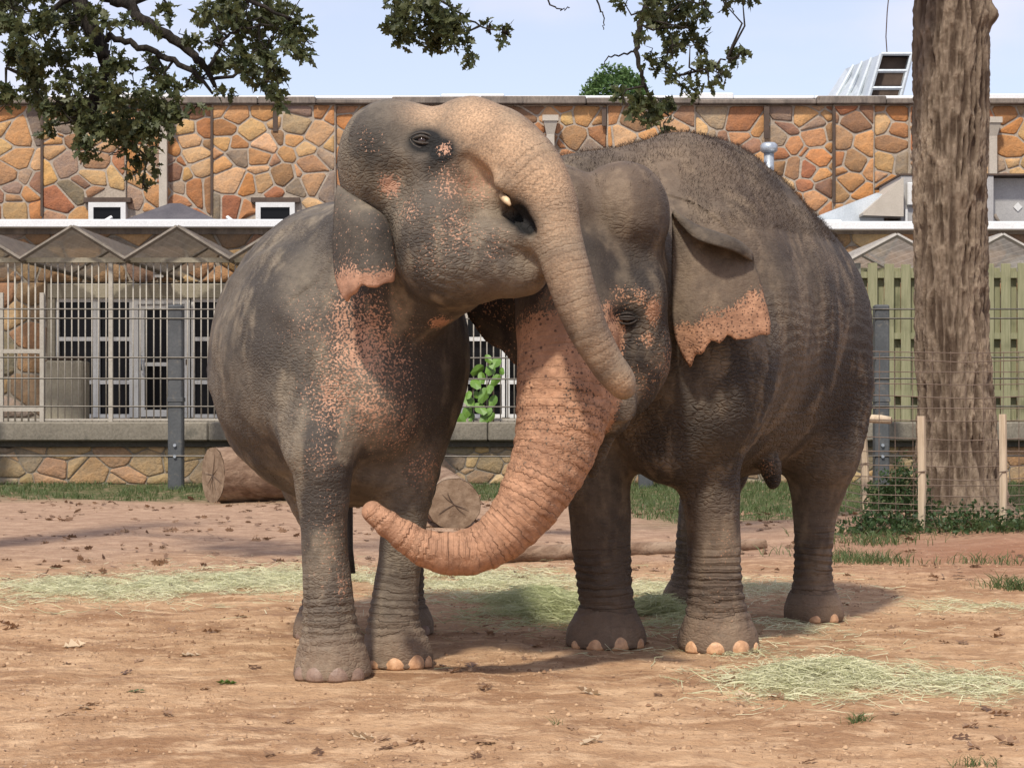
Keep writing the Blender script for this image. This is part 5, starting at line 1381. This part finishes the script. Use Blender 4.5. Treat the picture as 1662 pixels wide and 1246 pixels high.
# ---------- the right elephant: head lowered, long pale trunk curling to the left
AX = np.array((.385, .923)); LT = np.array((.923, -.385)); O2 = np.array((.77, 9.50))
def loc2(s, t, z): q = O2 + AX*s + LT*t; return (q[0], q[1], z)
YAW = -math.atan2(AX[0], AX[1])
def bull():
    B = Body()
    B.ell(loc2(.92, .03, 1.70), (.69, 1.02, .88), k=.2, yaw=YAW)
    B.ell(loc2(.70, -.05, 2.15), (.45, .75, .56), k=.25, yaw=YAW)
    B.ell(loc2(1.50, .10, 1.62), (.67, .56, .74), k=.25, yaw=YAW)
    B.ell(loc2(.22, .05, 1.62), (.54, .45, .74), k=.25, yaw=YAW)
    B.ell(loc2(-.02, .05, 1.25), (.36, .30, .36), k=.2, yaw=YAW)       # brisket
    B.ell(P(1085, 745, 9.35), (.13, .18, .11), k=.12)
    B.ell(P(1150, 600, 9.28), (.30, .25, .42), k=.18)                  # shoulder
    B.chain([[*loc2(.25, -.05, 2.0), .48], [*P(985, 455, 9.15), .34]], k=.18, per=3)
    B.chain([[*P(915, 335, 9.35), .25], [*P(1005, 332, 9.6), .30], [*P(1095, 332, 9.85), .36]], k=.12, per=3)   # nape
    # head
    B.ell(P(962, 430, 8.98), (.34, .36, .42), k=.10)
    B.ell(P(1010, 350, 8.86), (.235, .26, .265), k=.05)
    B.ell(P(905, 350, 8.82), (.23, .26, .25), k=.05)
    B.ell(P(1012, 480, 8.80), (.205, .25, .20), k=.10)                  # brow over the eye
    B.ell(P(1020, 570, 8.84), (.205, .24, .27), k=.10)                  # cheek
    B.ell(P(1005, 630, 8.84), (.15, .20, .16), k=.08)
    tr = px_chain([(918,440,8.72,84), (920,500,8.63,83), (921,560,8.56,80), (919,625,8.50,79), (911,690,8.45,72), (895,745,8.41,63), (871,795,8.38,55), (843,838,8.36,48),
                   (806,874,8.34,41.5), (764,894,8.32,37), (722,897,8.30,33.5), (683,886,8.30,29.5), (645,862,8.29,25), (617,841,8.29,21.5), (605,831,8.29,18.5)])
    trunk = B.chain(tr, k=.06, per=5)
    B.chain([[*P(985, 660, 8.62), .14], [*P(978, 690, 8.66), .085], [*P(970, 735, 8.70), .05], [*P(962, 768, 8.72), .028]], k=.05, per=3)   # lower lip
    B.ell(P(1018, 517, 8.50), (.075, .05, .035), k=.05, op='s')
    B.ell(P(1055, 420, 8.55), (.06, .09, .09), k=.12, op='s')          # temple
    f1 = leg_chain([(975,640,70,.15), (972,720,58,.05), (972,790,52), (974,840,50), (979,925,45), (985,985,44), (984,1012,51)], 9.58, 0, 0)
    f2 = leg_chain([(1140,620,76,.20), (1144,700,58,.05), (1147,735,52), (1152,790,47.5), (1158,870,43.5), (1160,940,43.5), (1163,990,48), (1165,1015,53)], 9.43, 0, 0)
    h1 = leg_chain([(1322,640,95,.1), (1330,730,66,.0), (1328,775,49), (1323,830,36), (1320,905,31), (1320,955,34), (1320,980,40)], 10.66, 0, 0)
    h2 = leg_chain([(1180,640,90,.1), (1160,760,55), (1138,850,38), (1128,910,33), (1122,955,35), (1119,970,38)], 11.25, 0, 0)
    legs = [B.chain(l, k=.10, per=4) for l in (f1, f2, h1, h2)]
    feet = [foot(B, 983, 0, 9.58, 65), foot(B, 1166, 0, 9.43, 65), foot(B, 1320, 0, 10.66, 47), foot(B, 1118, 0, 11.25, 42)]
    B.chain([[*P(1250, 755, 10.0), .06], [*P(1254, 776, 10.0), .045], [*P(1254, 784, 10.0), .030]], k=.05, per=2)
    return B, trunk, legs, feet
root_bull = empty('elephant', (.95, 9.9, 0))
tag(root_bull, 'dark brown elephant with lowered head and long pale trunk curled under, ear spread', 'elephant', 'two elephants greeting on the dirt')
B, trunk, legs, feet = bull()
V, Q, N = build_body(B, .0125, 'body')
n = len(V); A = attrs_zero(n); hz = V[:,2]
ts, tr_r = along(V, trunk); tmask = sstep(1.3, 1.02, tr_r)
legm = np.maximum.reduce([sstep(1.5, 1.1, along(V, q)[1]) for q in legs])*sstep(1.15, .8, hz)
tn = fbm(V*9, 3, 31)
tpink = tmask*sstep(.20, .34, ts+.06*tn)
A['pink'] = np.clip(np.maximum(tpink*(.88+.28*fbm(V*7, 3, 33)), blobs(V, [(1062,505,.050,1.0,1.5), (1040,480,.06,.62), (1010,480,.07,.55), (1050,550,.05,.7), (990,498,.04,.8), (1045,620,.12,.40), (1085,590,.12,.42,1.5), (900,490,.12,.42), (1165,960,.16,.22,2), (1180,880,.1,.3,2), (1245,760,.08,.45)])), 0, 1.25)
A['dots'] = tpink*(.15+.85*sstep(.85, .55, ts))*sstep(1.6, 1.1, ts)
A['tan'] = tmask*sstep(.85, 1.3, ts)*.55
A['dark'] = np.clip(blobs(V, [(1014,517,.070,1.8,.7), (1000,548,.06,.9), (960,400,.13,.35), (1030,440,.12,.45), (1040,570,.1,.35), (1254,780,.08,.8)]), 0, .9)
A['dust_sunlit'] = np.clip(.7*sstep(.34, .03, hz) + .25*sstep(.9, .2, hz)*legm + blobs(V, [(1000,290,.24,.55), (1090,260,.3,.45), (1160,260,.3,.45), (1240,330,.25,.35), (1180,380,.25,.3), (1160,870,.15,.35,2)]), 0, 1)*(1-.6*tpink)  # head dome blob is dust plus painted sunlight; the others are dust
ring, rm = ring_pair(V, [(trunk, .35, 9, .85)] + [(q, .55, 9, .95) for q in legs], 74.); rm = rm*np.where(tmask > .5, 1, .22+.78*sstep(.60, .42, hz))
A['ring'] = ring; A['ringmask'] = rm*(.35+.65*sstep(.3, .75, np.where(tmask > .3, ts, 1)))
A['wrinkle'] = np.clip(.35 + .75*sstep(1.9, 1.5, hz)*sstep(.6, .9, hz) - .75*tmask - .05*blobs(V, [(985,340,.35,1)]), .06, 1.1)
disp = .011*fbm(V*np.array((3.5,3.5,2)), 3, 41) + .004*fbm(V*13, 3, 42)*(1-.7*tmask)
disp += .0048*np.sin(hz*140 + 6*fbm(V*5, 2, 43))*legm*(sstep(.12,.2,hz)*sstep(.55,.38,hz))
fl = sstep(1.0, 1.25, V[:,0])*sstep(.9, 1.1, hz)*sstep(2.0, 1.7, hz)
disp += .0022*fl*np.sin(hz*135 + 12*fbm(V*np.array((3,3,4)), 3, 44))
ridge = blobs(V, [(1180,480,.2,1,2), (1260,430,.2,1,2)])
disp += .006*ridge*np.sin((V[:,0]-.2*V[:,2])*26)
disp += .0030*tmask*np.sin(ts*74*.9 + 3*fbm(V*6, 2, 45))*sstep(.5, .7, ts)
V = V + N*(disp*(hz > .02))[:,None]
O_ = np.array(root_bull.location)
hide_fields(A, V, 200)
link('body', mesh_np('body', V-O_, Q, True, A), skin_bull, root_bull)
for (c, r), an in zip(feet, ([(-50,.8),(-18,1.15),(18,1.15),(56,.8)], [(-48,1.0),(-10,1.2),(26,1.25),(62,.7)], [(-6,1.0),(34,1.0)], [(10,.9)])):
    toenails(root_bull, c, r, an, nail_pale)
fd = front_depth(V, 1016, 518, 5)
eye_parts(root_bull, 1016, 517, fd+.010, .023, eye_mat, skin_bull, .30, .12, (.15,-1,0))
# spread ear
D = 8.93
def fold(px, py, d, k): return P(px, py, d-.05*k) + np.array((0,0,-.03*k))
ear = [[P(1094,352,D-.01), P(1125,385,D-.12), P(1160,398,D-.15), P(1192,408,D-.11), P(1220,424,D-.02)],
       [P(1093,344,D+.0), P(1128,368,D-.09), P(1162,380,D-.10), P(1196,393,D-.07), P(1222,414,D+.0)],
       [P(1092,360,D+.03), P(1128,378,D-.01), P(1162,390,D+.01), P(1198,403,D+.02), P(1226,430,D+.02)],
       [P(1092,430,D+.02), P(1128,435,D-.04), P(1165,440,D-.03), P(1203,446,D-.01), P(1235,460,D+.02)],
       [P(1093,490,D+.01), P(1128,490,D-.06), P(1168,492,D-.06), P(1208,494,D-.03), P(1245,500,D+.01)],
       [P(1098,545,D+.01), P(1132,530,D-.06), P(1172,525,D-.06), P(1212,524,D-.03), P(1250,524,D+.01)],
       [P(1120,590,D+.01), P(1138,572,D-.05), P(1174,549,D-.06), P(1213,545,D-.03), P(1249,542,D+.01)]]
EV, EQ, eu, ev = make_sheet(ear, .024, 6, .010, 5)
E = attrs_zero(len(EV)); nzv = fbm(EV*12, 3, 51)
pe = sstep(.60, .80, ev + .22*(eu-.45) + .10*nzv); E['pink'] = np.clip((.86+.25*nzv)*pe, 0, 1.1); E['dots'] = .45*pe
E['dust_sunlit'] = .35*sstep(.35, .5, ev)*(1-pe); E['wrinkle'] += .3; E['dark'] = .25*sstep(.34, .2, ev)
hide_fields(E, EV, 230)
link('ear', mesh_np('ear', EV + (.007*nzv)[:,None]*np.array((0,1,0)) - O_, EQ, True, E), skin_bull, root_bull)
# far ear hanging under the other's chin
D = 8.95
ear = [[P(852,430,D), P(815,425,D+.06), P(770,440,D+.12)],
       [P(852,490,D-.02), P(812,485,D+.03), P(757,500,D+.1)],
       [P(851,545,D-.02), P(815,540,D+.03), P(772,530,D+.1)],
       [P(848,594,D-.02), P(822,577,D+.03), P(790,555,D+.1)]]
EV, EQ, eu, ev = make_sheet(ear, .024, 7, .006, 8)
E = attrs_zero(len(EV)); E['pink'] = np.clip(.30+.25*fbm(EV*10, 3, 52), 0, 1); E['dark'] += .35; E['wrinkle'] += .3
hide_fields(E, EV, 260)
link('ear', mesh_np('ear', EV[:, :]-O_, EQ[:, ::-1], True, E), skin_bull, root_bull)

def hair_tufts(parent, V, N, sel, count, ln, seed, lean=(0,.2,1), name='hair', wd=.0022):
    """Short bristles growing from the hide."""
    rng = np.random.default_rng(seed); ids = np.nonzero(sel)[0]; ids = rng.choice(ids, count)
    b = V[ids] + rng.normal(0, .005, (count,3)); g = N[ids] + np.array(lean)*.6 + rng.normal(0, .35, (count,3)); g /= np.linalg.norm(g, axis=1)[:,None]
    L_ = ln*rng.uniform(.4, 1.15, count)[:,None]; sd = np.cross(g, rng.normal(0,1,(count,3))); sd /= np.linalg.norm(sd, axis=1)[:,None]+1e-9
    mid = b + g*L_*.55 + rng.normal(0, .004, (count,3)); tip = b + g*L_ + np.array((0,0,-.12))*L_ + rng.normal(0, .008, (count,3))
    Vv = np.stack([b-sd*wd, b+sd*wd, mid+sd*wd*.8, mid-sd*wd*.8, tip], 1).reshape(-1,3)
    o = np.arange(count)*5
    q = np.stack([o, o+1, o+2, o+3], 1); t = np.stack([o+3, o+2, o+4], 1)
    ob = link(name, mesh_np(name, Vv-np.array(parent.location), [q, t]), hair_mat, parent); ob['kind'] = 'stuff'
    return ob
top = (N[:,2] > .35) & (V[:,2] > 2.15) & (fbm(V*5, 2, 61) > -.45) & ((V[:,1] > 9.2) | (fbm(V*40, 1, 62) > .55))
hair_tufts(root_bull, V, N, top, 30000, .020, 4, wd=.0008)
